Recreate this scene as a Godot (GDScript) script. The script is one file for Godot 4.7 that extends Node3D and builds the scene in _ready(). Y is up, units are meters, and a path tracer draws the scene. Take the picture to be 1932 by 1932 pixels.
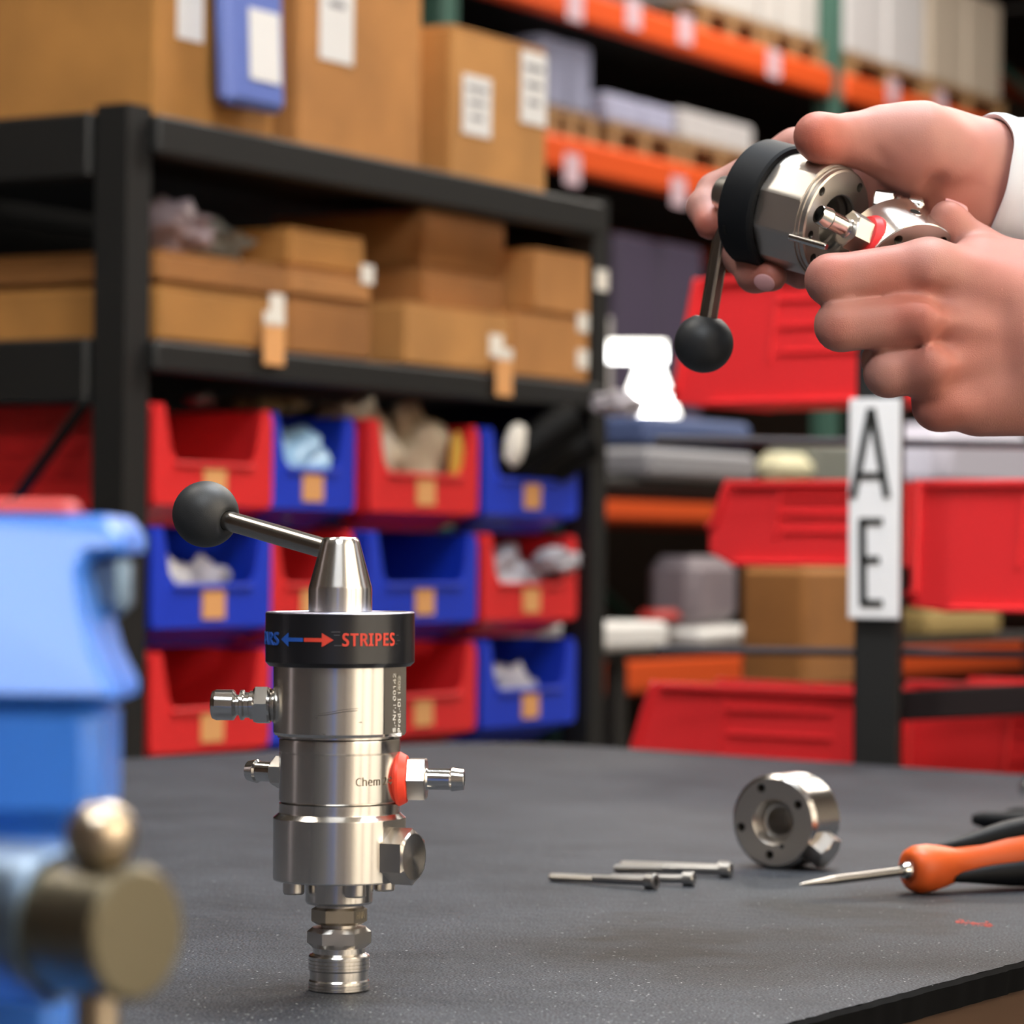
extends Node3D

# ---------------------------------------------------------------- camera numbers
const FOCAL := 6000.0          # focal length in pixels of the 1932 px frame
const BENCH := 0.9             # height of the bench top
var eye := Vector3(0, 1.093, 0)
var view := Basis(Vector3.RIGHT, atan(79.0 / 6000.0)) * Basis(Vector3.BACK, deg_to_rad(0.6))
# the aisle of the warehouse runs along AU, the shelves face AN
const AISLE := 0.54454  # 31.2 degrees
var AU := Vector3(sin(AISLE), 0, -cos(AISLE))
var AN := Vector3(cos(AISLE), 0, sin(AISLE))
var M := {}
var taken := {}
var rng := RandomNumberGenerator.new()

func ray(px: float, py: float) -> Vector3:
	return view * Vector3((px - 966.0) / FOCAL, -(py - 966.0) / FOCAL, -1.0)
func at(px: float, py: float, d: float) -> Vector3:
	return eye + ray(px, py) * d
func on(px: float, py: float, p0: Vector3, n: Vector3) -> Vector3:
	var r := ray(px, py)
	return eye + r * ((p0 - eye).dot(n) / r.dot(n))
func table(px: float, py: float) -> Vector3:
	return on(px, py, Vector3(0, BENCH, 0), Vector3.UP)

# ---------------------------------------------------------------- mesh building
class MB:
	var v := PackedVector3Array()
	var t := PackedVector2Array()
	func tri(a: Vector3, b: Vector3, c: Vector3, ta := Vector2.ZERO, tb := Vector2.ZERO, tc := Vector2.ZERO) -> void:
		if (b - a).cross(c - a).length_squared() < 1e-21:
			return
		v.append(a); v.append(c); v.append(b)
		t.append(ta); t.append(tc); t.append(tb)
	func quad(a: Vector3, b: Vector3, c: Vector3, d: Vector3) -> void:
		var w := (b - a).length() * 10.0
		var h := (d - a).length() * 10.0
		tri(a, b, c, Vector2(0, 0), Vector2(w, 0), Vector2(w, h))
		tri(a, c, d, Vector2(0, 0), Vector2(w, h), Vector2(0, h))
	func lathe(prof: Array, segs := 64, xf := Transform3D(), flats := []) -> MB:
		# prof: Vector2(radius, y), going up on the outside; flats: [angle, distance, y from, y to]
		var ang := []
		for j in segs:
			ang.append(TAU * j / segs)
		var rmax := 0.0
		for p in prof:
			rmax = maxf(rmax, p.x)
		for f in flats:
			if f[1] < rmax:
				var h: float = acos(f[1] / rmax)
				ang.append(fposmod(f[0] - h, TAU)); ang.append(fposmod(f[0] + h, TAU))
		ang.sort()
		ang.append(ang[0] + TAU)
		var n := ang.size()
		var prev := PackedVector3Array()
		var len := 0.0
		for i in prof.size():
			var ring := PackedVector3Array()
			for a in ang:
				var r: float = prof[i].x
				for f in flats:
					if prof[i].y >= f[2] - 1e-6 and prof[i].y <= f[3] + 1e-6:
						var d := cos(a - f[0])
						if d > 0.05:
							r = minf(r, f[1] / d)
				ring.append(xf * Vector3(r * sin(a), prof[i].y, r * cos(a)))
			if i > 0:
				var l2: float = len + (prof[i] - prof[i - 1]).length() * 10.0
				for j in n - 1:
					var ua: float = ang[j] / TAU
					var ub: float = ang[j + 1] / TAU
					tri(prev[j], prev[j + 1], ring[j + 1], Vector2(ua, len), Vector2(ub, len), Vector2(ub, l2))
					tri(prev[j], ring[j + 1], ring[j], Vector2(ua, len), Vector2(ub, l2), Vector2(ua, l2))
				len = l2
			prev = ring
		return self
	func box(xf: Transform3D, s: Vector3, b := 0.0) -> MB:
		var h := s * 0.5
		b = minf(b, minf(h.x, minf(h.y, h.z)) * 0.9)
		for ax in 3:
			for sg in [-1.0, 1.0]:
				var i1 := (ax + 1) % 3
				var i2 := (ax + 2) % 3
				var q := []
				for k in [[-1, -1], [1, -1], [1, 1], [-1, 1]]:
					var p := Vector3.ZERO
					p[ax] = sg * h[ax]
					p[i1] = k[0] * (h[i1] - b)
					p[i2] = k[1] * (h[i2] - b)
					q.append(xf * p)
				if sg > 0: quad(q[0], q[1], q[2], q[3])
				else: quad(q[3], q[2], q[1], q[0])
		if b > 0.0:
			for ax in 3:
				var i1 := (ax + 1) % 3
				var i2 := (ax + 2) % 3
				for s1 in [-1.0, 1.0]:
					for s2 in [-1.0, 1.0]:
						var q := []
						for k in [[0, -1], [0, 1], [1, 1], [1, -1]]:
							var p := Vector3.ZERO
							p[ax] = k[1] * (h[ax] - b)
							p[i1] = s1 * (h[i1] - (0.0 if k[0] == 0 else b))
							p[i2] = s2 * (h[i2] - (b if k[0] == 0 else 0.0))
							q.append(xf * p)
						if s1 * s2 < 0: quad(q[0], q[1], q[2], q[3])
						else: quad(q[3], q[2], q[1], q[0])
			for sx in [-1.0, 1.0]:
				for sy in [-1.0, 1.0]:
					for sz in [-1.0, 1.0]:
						var p1 := xf * Vector3(sx * h.x, sy * (h.y - b), sz * (h.z - b))
						var p2 := xf * Vector3(sx * (h.x - b), sy * h.y, sz * (h.z - b))
						var p3 := xf * Vector3(sx * (h.x - b), sy * (h.y - b), sz * h.z)
						if sx * sy * sz > 0: tri(p1, p2, p3)
						else: tri(p3, p2, p1)
		return self
	func prism(poly: PackedVector2Array, z0: float, z1: float, xf := Transform3D()) -> MB:
		# poly runs counter-clockwise seen from +z
		var n := poly.size()
		for i in n:
			var p := poly[i]
			var q := poly[(i + 1) % n]
			quad(xf * Vector3(p.x, p.y, z0), xf * Vector3(q.x, q.y, z0), xf * Vector3(q.x, q.y, z1), xf * Vector3(p.x, p.y, z1))
		var ix := Geometry2D.triangulate_polygon(poly)
		for k in ix.size() / 3:
			var a := poly[ix[k * 3]]
			var b := poly[ix[k * 3 + 1]]
			var c := poly[ix[k * 3 + 2]]
			if (b - a).cross(c - a) < 0:
				var w := b; b = c; c = w
			tri(xf * Vector3(a.x, a.y, z1), xf * Vector3(b.x, b.y, z1), xf * Vector3(c.x, c.y, z1), a * 10.0, b * 10.0, c * 10.0)
			tri(xf * Vector3(c.x, c.y, z0), xf * Vector3(b.x, b.y, z0), xf * Vector3(a.x, a.y, z0), c * 10.0, b * 10.0, a * 10.0)
		return self
	func ball(c: Vector3, r: Vector3, segs := 32, rot := Basis()) -> MB:
		var prof := []
		var m := segs / 2
		for i in m + 1:
			var a := PI * i / m
			prof.append(Vector2(sin(a), -cos(a)))
		return lathe(prof, segs, Transform3D(rot * Basis.from_scale(r), c))
	func tube(pts: Array, rad: Array, segs := 20, cap := true) -> MB:
		var n := pts.size()
		var up := Vector3.UP
		var prev := PackedVector3Array()
		for i in n:
			var d: Vector3 = (pts[mini(i + 1, n - 1)] - pts[maxi(i - 1, 0)]).normalized()
			if i == 0 and absf(d.dot(up)) > 0.95: up = Vector3.RIGHT
			var x := up.cross(d).normalized()
			up = d.cross(x).normalized()
			var ring := PackedVector3Array()
			for j in segs + 1:
				var a := TAU * j / segs
				ring.append(pts[i] + (x * cos(a) + up * sin(a)) * rad[i])
			if i > 0:
				for j in segs:
					tri(prev[j], prev[j + 1], ring[j + 1], Vector2(j, i), Vector2(j + 1, i), Vector2(j + 1, i + 1))
					tri(prev[j], ring[j + 1], ring[j], Vector2(j, i), Vector2(j + 1, i + 1), Vector2(j, i + 1))
			prev = ring
			if cap and (i == 0 or i == n - 1):
				for j in segs:
					if i == 0: tri(pts[i], ring[j + 1], ring[j])
					else: tri(pts[i], ring[j], ring[j + 1])
		return self
	func add(o: MB, xf: Transform3D) -> MB:
		for i in o.v.size():
			v.append(xf * o.v[i])
			t.append(o.t[i])
		return self
	func mesh(crease := 38.0) -> ArrayMesh:
		var n := v.size() / 3
		var fn := PackedVector3Array()
		var fu := PackedVector3Array()
		fn.resize(n); fu.resize(n)
		var where := {}
		var keys := []
		keys.resize(v.size())
		for i in n:
			fn[i] = (v[3 * i + 2] - v[3 * i]).cross(v[3 * i + 1] - v[3 * i])
			fu[i] = fn[i].normalized()
			for k in 3:
				var key := Vector3i((v[3 * i + k] * 60000.0).round())
				keys[3 * i + k] = key
				if where.has(key): where[key].append(i)
				else: where[key] = [i]
		var lim := cos(deg_to_rad(crease))
		var nn := PackedVector3Array()
		nn.resize(v.size())
		for i in n:
			for k in 3:
				var s := Vector3.ZERO
				for f in where[keys[3 * i + k]]:
					if fu[f].dot(fu[i]) > lim: s += fn[f]
				nn[3 * i + k] = s.normalized() if s.length_squared() > 0.0 else fu[i]
		var arr := []
		arr.resize(Mesh.ARRAY_MAX)
		arr[Mesh.ARRAY_VERTEX] = v
		arr[Mesh.ARRAY_NORMAL] = nn
		arr[Mesh.ARRAY_TEX_UV] = t
		var m := ArrayMesh.new()
		m.add_surface_from_arrays(Mesh.PRIMITIVE_TRIANGLES, arr)
		return m

# ---------------------------------------------------------------- naming
func numbered(n: String) -> String:
	if not taken.has(n):
		taken[n] = 0
		return n
	taken[n] += 1
	return "%s_%03d" % [n, taken[n]]
func obj(called: String, mb, mat: Material, parent: Node3D, crease := 38.0, label := "") -> MeshInstance3D:
	var o := MeshInstance3D.new()
	o.mesh = mb.mesh(crease) if mb is MB else mb
	o.material_override = mat
	o.name = numbered(called) if parent == self else called
	parent.add_child(o, true)
	if label: o.set_meta("label", label)
	return o
func tag(o: Node3D, label: String, category: String, group := "") -> Node3D:
	o.set_meta("label", label)
	o.set_meta("category", category)
	if group: o.set_meta("group", group)
	return o
func thing(called: String, label: String, category: String, xf := Transform3D(), group := "") -> Node3D:
	var o := Node3D.new()
	o.name = numbered(called)
	o.transform = xf
	add_child(o)
	return tag(o, label, category, group)
func struct(called: String, mb, mat: Material) -> MeshInstance3D:
	var o := obj(called, mb, mat, self)
	o.set_meta("kind", "structure")
	return o
func tf(p: Vector3, b := Basis()) -> Transform3D:
	return Transform3D(b, p)
func bx(p: Vector3, s: Vector3, b := 0.0) -> MB:
	return MB.new().box(Transform3D(Basis(), p), s, b)
func aim(d: Vector3, hint := Vector3.UP) -> Basis:
	# a basis whose y axis runs along d
	var y := d.normalized()
	if absf(y.dot(hint)) > 0.97: hint = Vector3.FORWARD
	var x := hint.cross(y).normalized()
	return Basis(x, y, x.cross(y))
func pts(a: Array) -> PackedVector2Array:
	var r := PackedVector2Array()
	for i in a.size() / 2: r.append(Vector2(a[2 * i], a[2 * i + 1]))
	return r
func prof(a: Array, k := 1.0) -> Array:
	var r := []
	for i in a.size() / 2: r.append(Vector2(a[2 * i], a[2 * i + 1]) * k)
	return r

# ---------------------------------------------------------------- materials
func hexc(h: String) -> Color:
	return Color.html(h)
func mat(called: String, c: String, rough := 0.6, metal := 0.0, spec := 0.5) -> StandardMaterial3D:
	if M.has(called): return M[called]
	var m := StandardMaterial3D.new()
	m.resource_name = called
	m.albedo_color = hexc(c)
	m.roughness = rough
	m.metallic = metal
	m.metallic_specular = spec
	M[called] = m
	return m
func noise(seed_: int, freq: float, octaves := 4, w := 512, h := 512, lo := Color.BLACK, hi := Color.WHITE, p0 := 0.0, p1 := 1.0) -> NoiseTexture2D:
	var f := FastNoiseLite.new()
	f.seed = seed_
	f.frequency = freq
	f.fractal_octaves = octaves
	var t := NoiseTexture2D.new()
	t.width = w; t.height = h
	t.seamless = true
	t.noise = f
	var g := Gradient.new()
	g.offsets = PackedFloat32Array([p0, p1])
	g.colors = PackedColorArray([lo, hi])
	t.color_ramp = g
	return t
func tri_map(m: StandardMaterial3D, k: float) -> void:
	m.uv1_triplanar = true
	m.uv1_scale = Vector3(k, k, k)
func make_materials() -> void:
	# metals
	var s := mat("turned_steel", "dad6d0", 0.26, 1.0)
	s.anisotropy_enabled = true; s.anisotropy = -0.75
	s = mat("steel", "cfcac3", 0.3, 1.0)
	mat("bright_steel", "dcdad6", 0.16, 1.0)
	mat("satin_steel", "c4bfb8", 0.38, 1.0)
	mat("cast_steel", "b8ae9c", 0.42, 1.0)
	mat("grey_steel", "a9a7a4", 0.33, 1.0)
	mat("dull_steel", "8b8a86", 0.45, 1.0)
	mat("rod_steel", "a7a29b", 0.24, 1.0)
	mat("ink_dark", "3c372f", 0.6)
	mat("engraving", "75695a", 0.5, 0.6)
	var a := mat("black_anodised", "16161a", 0.33, 0.0, 0.55)
	a.anisotropy_enabled = true; a.anisotropy = -0.6
	mat("collar_top", "c9c9dc", 0.3, 1.0)
	mat("black_plastic", "17181a", 0.5)
	var b := mat("ball_plastic", "26282a", 0.5)
	b.heightmap_enabled = true; b.heightmap_texture = noise(5, 0.12, 3); b.heightmap_scale = 0.006; tri_map(b, 30.0)
	mat("black_rubber", "101012", 0.7)
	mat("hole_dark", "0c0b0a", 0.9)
	mat("paint_blue", "2f6fd0", 0.7)
	mat("ink_blue", "2158b5", 0.6)
	mat("ink_red", "d2402f", 0.6)
	mat("red_washer", "f2452c", 0.45)
	mat("scratch", "8f8f8f", 0.4, 0.8)
	mat("red_bin", "e62a2c", 0.38)
	mat("blue_bin", "1a3cc8", 0.38)
	mat("black_frame", "131312", 0.55)
	mat("shelf_board", "100f0e", 0.8)
	mat("tag_orange", "e8a868", 0.8)
	mat("tag_white", "efe9dc", 0.8)
	mat("paper_white", "eae8e4", 0.85)
	mat("paper_print", "8c8c90", 0.85)
	mat("tape", "b07f45", 0.35)
	for i in 5:
		var c := mat("carton_%d" % i, ["b9813f", "c4884a", "bd8248", "a9713a", "cc9250"][i], 0.85)
		c.albedo_texture = noise(20 + i, 0.01, 5, 256, 256, Color(0.86, 0.86, 0.86), Color(1, 1, 1))
		tri_map(c, 2.0)
	mat("orange_beam", "e2561f", 0.5)
	mat("green_upright", "40665a", 0.55)
	mat("teal_upright", "3f7f84", 0.5)
	mat("pallet_wood", "9c7b52", 0.85)
	mat("wrap_white", "d3d1d3", 0.4)
	mat("wrap_blue", "b6b9d6", 0.35)
	mat("box_grey", "c6c3c0", 0.7)
	mat("floor", "6f6d6a", 0.5)
	mat("wall", "e0d8ca", 0.8)
	mat("wall_dark", "5a4a40", 0.8)
	mat("ceiling", "bdb8ae", 0.8)
	mat("vise_blue", "3272d2", 0.36)
	mat("tool_orange", "f4692a", 0.42)
	mat("tool_black", "0e0f12", 0.55, 0.0, 0.35)
	mat("cuff", "dfe2e8", 0.85)

func _ready() -> void:
	rng.seed = 11
	# ---- camera
	var cam := Camera3D.new()
	cam.name = "camera"
	cam.transform = Transform3D(view, eye)
	var lens := CameraAttributesPhysical.new()
	lens.frustum_focal_length = 12.0 / (966.0 / FOCAL)
	lens.frustum_focus_distance = 1.482
	lens.frustum_near = 0.05
	lens.frustum_far = 200.0
	lens.exposure_aperture = lens.frustum_focal_length / 9.6
	cam.attributes = lens
	cam.fov = rad_to_deg(2.0 * atan(966.0 / FOCAL))
	add_child(cam)
	cam.current = true
	# ---- surroundings and exposure
	var env := Environment.new()
	env.background_mode = Environment.BG_COLOR
	env.background_color = Color(0.02, 0.02, 0.022)
	env.tonemap_mode = Environment.TONE_MAPPER_LINEAR
	env.tonemap_exposure = 1.0
	env.sdfgi_enabled = true
	env.ssao_enabled = true
	env.ssil_enabled = true
	var we := WorldEnvironment.new()
	we.name = "surroundings"
	we.environment = env
	add_child(we)
	make_materials()
	make_lights()
	make_room()
	make_bench()
	make_rack()
	make_contents()
	make_pallet_rack()
	make_bin_rack()
	make_vise()
	make_standing_valve()
	make_held_valve()
	make_bench_items()
	make_person()

func lamp(called: String, p: Vector3, size: Vector2, energy: float, c: Color, label: String, tilt := 0.0, glow := 3.0) -> void:
	var t := thing(called, label, "ceiling light", tf(p, Basis(Vector3.BACK, tilt)), "ceiling light panels")
	obj("housing", bx(Vector3(0, 0.05, 0), Vector3(size.x + 0.08, 0.1, size.y + 0.08), 0.01), mat("lamp_housing", "e0e0de", 0.5), t)
	var g := mat("lamp_glow", "ffffff", 0.6)
	g.emission_enabled = true
	g.emission = c
	g.emission_energy_multiplier = glow
	obj("diffuser", bx(Vector3(0, -0.006, 0), Vector3(size.x, 0.012, size.y)), g, t)
	var l := AreaLight3D.new()
	l.name = "panel_light"
	l.area_size = size
	l.light_energy = energy * 0.1
	l.light_color = c
	l.area_range = 40.0
	l.area_attenuation = 2.0
	l.shadow_enabled = true
	l.position = Vector3(0, -0.02, 0)
	l.rotation = Vector3(-PI / 2, 0, 0)
	t.add_child(l)

func make_lights() -> void:
	var warm := Color(1.0, 0.968, 0.925)
	var cool := Color(0.93, 0.965, 1.0)
	var n := 0
	var spots := [[-0.3, 3.1, 0.15, 44.0, cool], [1.25, 2.9, 1.9, 190.0, warm, 1.15], [1.25, 2.9, -0.2, 170.0, warm, 1.15], [0.45, 3.2, -2.1, 56.0, cool], [-1.6, 4.3, -2.2, 45.0, warm], [2.4, 4.3, -5.2, 90.0, warm], [0.75, 4.3, -4.9, 80.0, warm], [1.2, 4.4, -9.0, 110.0, warm], [4.4, 4.4, -8.0, 90.0, warm]]
	for s in spots:
		var where: String = ["over the near end of the workbench", "over the aisle behind the camera", "beside the cream partition wall", "over the far half of the workbench", "over the black shelving unit", "over the aisle by the pallet rack", "between the shelving and the pallet rack", "deep in the pallet aisle", "over the far end of the pallet rack"][n]
		lamp("ceiling_light", Vector3(s[0], s[1], s[2]), Vector2(1.2, 0.6), s[3], s[4], ("tilted white wall washing light panel " if s.size() > 5 else "flat white ceiling light panel ") + where, s[5] if s.size() > 5 else 0.0)
		n += 1

func slab(called: String, lo: Vector3, hi: Vector3, m: Material) -> void:
	struct(called, bx((lo + hi) * 0.5, hi - lo), m)

func make_room() -> void:
	var f: StandardMaterial3D = M["floor"]
	f.albedo_texture = noise(3, 0.01, 5, 512, 512, Color(0.7, 0.7, 0.7), Color(1, 1, 1))
	tri_map(f, 0.7)
	slab("floor", Vector3(-6, -0.2, -19), Vector3(9, 0, 4.2), f)
	slab("ceiling", Vector3(-6, 5.4, -19), Vector3(9, 5.6, 4.2), M["ceiling"])
	slab("wall_left", Vector3(-6.2, 0, -19), Vector3(-6, 5.4, 4.2), M["wall_dark"])
	slab("wall_right", Vector3(9, 0, -19), Vector3(9.2, 5.4, 4.2), M["wall"])
	slab("wall_far", Vector3(-6, 0, -19.2), Vector3(9, 5.4, -19), M["wall_dark"])
	slab("wall_near", Vector3(-6, 0, 4), Vector3(9, 5.4, 4.2), mat("wall_grey", "8f8782", 0.8))
	# a cream partition beside the aisle, behind and to one side of the camera
	slab("wall_partition", Vector3(2.3, 0, -1.25), Vector3(2.45, 3.6, 3.9), M["wall"])
	slab("trim_1", Vector3(2.24, 0, 1.05), Vector3(2.3, 3.4, 1.2), mat("trim_brown", "4d3f36", 0.6))
	slab("trim_2", Vector3(2.2, 0, -0.15), Vector3(2.3, 3.4, -0.05), M["trim_brown"])
	slab("trim_3", Vector3(0.9, 0, 3.9), Vector3(1.15, 3.4, 4.0), M["trim_brown"])
	slab("trim_4", Vector3(-0.75, 0, 3.9), Vector3(-0.3, 3.4, 4.0), mat("trim_pale", "cfc6cf", 0.7))
	slab("trim_5", Vector3(-3.1, 0, -1.6), Vector3(-2.95, 3.4, -1.3), M["trim_pale"])

func make_bench() -> void:
	var t := thing("workbench", "large workbench with a speckled dark grey rubber top, under the valve and tools", "workbench")
	# outline of the top, counter-clockwise seen from above
	var c := [Vector2(0.845, -2.488), Vector2(-0.017, -3.31), Vector2(-1.9, -1.3), Vector2(-0.56, -0.225)]
	var poly := PackedVector2Array()
	for i in 4:
		var p: Vector2 = c[i]
		var a: Vector2 = c[(i + 3) % 4]
		var b: Vector2 = c[(i + 1) % 4]
		var r: float = 0.17 if i == 1 else 0.02
		var p0: Vector2 = p + (a - p).normalized() * r
		var p1: Vector2 = p + (b - p).normalized() * r
		for k in 13:
			var q := k / 12.0
			poly.append(p0.lerp(p, q).lerp(p.lerp(p1, q), q))
	# subdivide the front edge a little unevenly: it is worn
	var fine := PackedVector2Array()
	for i in poly.size():
		var a := poly[i]
		var b := poly[(i + 1) % poly.size()]
		fine.append(a)
		var n := int((b - a).length() / 0.006)
		var o := (b - a).normalized().orthogonal()
		for k in range(1, n):
			fine.append(a.lerp(b, float(k) / n) + o * rng.randf_range(-0.0007, 0.0007))
	var m := MB.new()
	var q := PackedVector2Array()
	for p in fine: q.append(Vector2(p.x, -p.y))
	if Geometry2D.is_polygon_clockwise(q): q.reverse()
	# top sheet with a rounded arris
	var xf := Transform3D(Basis(Vector3(1, 0, 0), Vector3(0, 0, -1), Vector3(0, 1, 0)), Vector3.ZERO)
	var inset := PackedVector2Array()
	for i in q.size():
		var d := (q[(i + 1) % q.size()] - q[(i + q.size() - 1) % q.size()]).normalized().orthogonal()
		inset.append(q[i] + d * 0.0025)
	var rim := MB.new()
	var inw := Geometry2D.is_point_in_polygon(inset[40], q)
	if not inw:
		for i in q.size(): inset[i] = q[i] * 2.0 - inset[i]
	for i in q.size():
		var j := (i + 1) % q.size()
		var hi := func(p: Vector2, y: float) -> Vector3: return Vector3(p.x, y, -p.y)
		rim.quad(hi.call(q[i], BENCH - 0.013), hi.call(q[j], BENCH - 0.013), hi.call(q[j], BENCH - 0.002), hi.call(q[i], BENCH - 0.002))
		rim.quad(hi.call(q[i], BENCH - 0.002), hi.call(q[j], BENCH - 0.002), hi.call(inset[j], BENCH), hi.call(inset[i], BENCH))
	var ix := Geometry2D.triangulate_polygon(inset)
	for k in ix.size() / 3:
		var tr := [inset[ix[k * 3]], inset[ix[k * 3 + 1]], inset[ix[k * 3 + 2]]]
		if (tr[1] - tr[0]).cross(tr[2] - tr[0]) < 0: tr.reverse()
		m.tri(Vector3(tr[0].x, BENCH, -tr[0].y), Vector3(tr[1].x, BENCH, -tr[1].y), Vector3(tr[2].x, BENCH, -tr[2].y))
	# planar coordinates: one unit is 2.5 m
	for i in m.v.size(): m.t[i] = Vector2((m.v[i].x + 1.95) / 2.8, (m.v[i].z + 3.35) / 3.2)
	obj("rubber_top", m, top_material(), t, 50.0)
	obj("cut_edge", rim, mat("rubber_edge", "0a0a0b", 0.9, 0.0, 0.2), t, 50.0)
	var under := MB.new()
	var steel := mat("bench_frame", "3b332c", 0.55, 0.3)
	var sm := PackedVector2Array()
	for p in c: sm.append(Vector2(p.x, -p.y).lerp(Vector2(-0.4, 1.85), 0.006))
	if Geometry2D.is_polygon_clockwise(sm): sm.reverse()
	obj("bench_board", under.prism(sm, BENCH - 0.042, BENCH - 0.013, xf), mat("board_edge", "4a3423", 0.7), t)
	for k in 4:
		var p: Vector2 = (c[k] as Vector2).lerp(Vector2(-0.4, -1.85), 0.12)
		obj("leg", bx(Vector3(p.x, (BENCH - 0.042) * 0.5, p.y), Vector3(0.06, BENCH - 0.042, 0.06), 0.004), steel, t)
		var p2: Vector2 = (c[(k + 1) % 4] as Vector2).lerp(Vector2(-0.4, -1.85), 0.12)
		var d := Vector3(p2.x - p.x, 0, p2.y - p.y)
		obj("rail", MB.new().box(Transform3D(Basis(d.normalized(), Vector3.UP, d.normalized().cross(Vector3.UP)), Vector3((p.x + p2.x) * 0.5, 0.79, (p.y + p2.y) * 0.5)), Vector3(d.length(), 0.09, 0.03), 0.003), steel, t)

func top_material() -> StandardMaterial3D:
	var m := mat("rubber_top", "ffffff", 0.6, 0.0, 0.25)
	# a map of the whole top: worn patches and brown oil stains with their own outlines
	var w := 700
	var h := 800
	var im := Image.create(w, h, false, Image.FORMAT_RGB8)
	var f := FastNoiseLite.new()
	f.seed = 8; f.frequency = 0.02; f.fractal_octaves = 5
	var g := FastNoiseLite.new()
	g.seed = 9; g.frequency = 0.06; g.fractal_octaves = 4
	var stains := [[table(1150, 1790), 0.085, 0.03, 0.95], [table(1350, 1760), 0.09, 0.03, 0.8], [table(1560, 1725), 0.09, 0.035, 0.75], [table(1780, 1700), 0.07, 0.03, 0.65], [table(520, 1860), 0.055, 0.02, 0.8], [table(1300, 1840), 0.06, 0.02, 0.45]]
	for y in h:
		for x in w:
			var p := Vector2(x / float(w) * 2.8 - 1.95, y / float(h) * 3.2 - 3.35)
			var a: float = f.get_noise_2d(x, y)
			var b: float = g.get_noise_2d(x, y)
			var c: Color = Color(0.088, 0.095, 0.110) * (1.0 + 0.28 * a + 0.22 * b)
			for s in stains:
				var d := Vector2((p.x - s[0].x) / s[1], (p.y - s[0].z) / s[1])
				var k := clampf(1.25 - d.length() + a * 0.9 + b * 0.4, 0.0, 1.0)
				c = c.lerp(Color(0.038, 0.034, 0.031), k * k * s[3])
			im.set_pixel(x, y, c.linear_to_srgb())
	m.albedo_texture = ImageTexture.create_from_image(im)
	# the crumb of the rubber
	m.detail_enabled = true
	m.detail_blend_mode = BaseMaterial3D.BLEND_MODE_MUL
	m.detail_albedo = noise(14, 0.11, 3, 1024, 1024, Color(0.36, 0.36, 0.37), Color(1.0, 1.0, 1.0), 0.25, 0.7)
	m.detail_uv_layer = BaseMaterial3D.DETAIL_UV_2
	m.heightmap_enabled = true
	m.heightmap_texture = noise(15, 0.2, 2, 1024, 1024)
	m.heightmap_scale = 0.05
	m.uv2_triplanar = true
	m.uv2_world_triplanar = true
	m.uv2_scale = Vector3(5, 5, 5)
	return m

# ---------------------------------------------------------------- black shelving unit with cartons and open bins
var RO := Vector3.ZERO
var RX := Transform3D()
func rack_local(px: float, py: float, z := 0.0) -> Vector3:
	return RX.affine_inverse() * on(px, py, RO + AN * z, AN)

func bin_mesh(w: float, hh: float, l: float, sl := 0.1, lp := 0.12) -> MB:
	# an open-fronted hanging bin: x across, y up, front towards +z, origin at the middle of its bottom front edge
	var m := MB.new()
	var th := 0.003
	var ya := hh * lp * 0.4
	var yb := hh * lp
	var side := pts([-l, 0, -l * 0.16, 0, 0, ya, 0, yb, -l * 0.02, yb + hh * 0.02, -l * (0.02 + sl), hh, -l, hh])
	var turn := Basis(Vector3(0, 0, 1), Vector3(0, 1, 0), Vector3(-1, 0, 0))
	for s in [-1.0, 1.0]:
		m.prism(side, -th * 0.5, th * 0.5, Transform3D(turn, Vector3(s * (w * 0.5 - th * 0.5), 0, 0)))
		# rim and stiffening ribs on the outside
		m.box(Transform3D(Basis(), Vector3(s * (w * 0.5 + 0.002), hh - 0.004, -l * (1.05 + sl) * 0.5)), Vector3(0.008, 0.008, l * (0.95 - sl)), 0.002)
		var slope := Vector3(0, hh - yb, -l * sl)
		m.box(Transform3D(aim(slope, Vector3.RIGHT), Vector3(s * (w * 0.5 + 0.001), (hh + yb) * 0.5, -l * (0.02 + sl * 0.5))), Vector3(0.008, slope.length(), 0.008), 0.002)
		for k in 3:
			m.box(Transform3D(Basis(), Vector3(s * (w * 0.5 + 0.0012), hh * (0.8 - 0.2 * k), -l * 0.66)), Vector3(0.0035, hh * 0.03, l * 0.42), 0.001)
		m.box(Transform3D(Basis(Vector3.RIGHT, -0.12), Vector3(s * (w * 0.5 + 0.0012), hh * 0.6, -l * 0.43)), Vector3(0.0035, hh * 0.55, 0.004), 0.001)
		m.box(Transform3D(Basis(), Vector3(s * (w * 0.5 + 0.003), 0.003, -l * 0.58)), Vector3(0.009, 0.006, l * 0.84), 0.002)
	m.box(Transform3D(Basis(), Vector3(0, th * 0.5, -l * 0.58)), Vector3(w, th, l * 0.84))
	m.box(Transform3D(Basis(), Vector3(0, hh * 0.5, -l + th * 0.5)), Vector3(w, hh, th))
	m.box(Transform3D(Basis(), Vector3(0, (ya + yb) * 0.5, -th * 0.5)), Vector3(w, yb - ya, th), 0.001)
	m.box(Transform3D(Basis(), Vector3(0, yb + 0.001, 0.001)), Vector3(w + 0.004, 0.007, 0.009), 0.002)
	var chin := Vector3(0, ya, l * 0.16)
	m.box(Transform3D(aim(chin, Vector3.RIGHT), Vector3(0, ya * 0.5, -l * 0.08)), Vector3(0.003, chin.length(), w))
	return m

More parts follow.
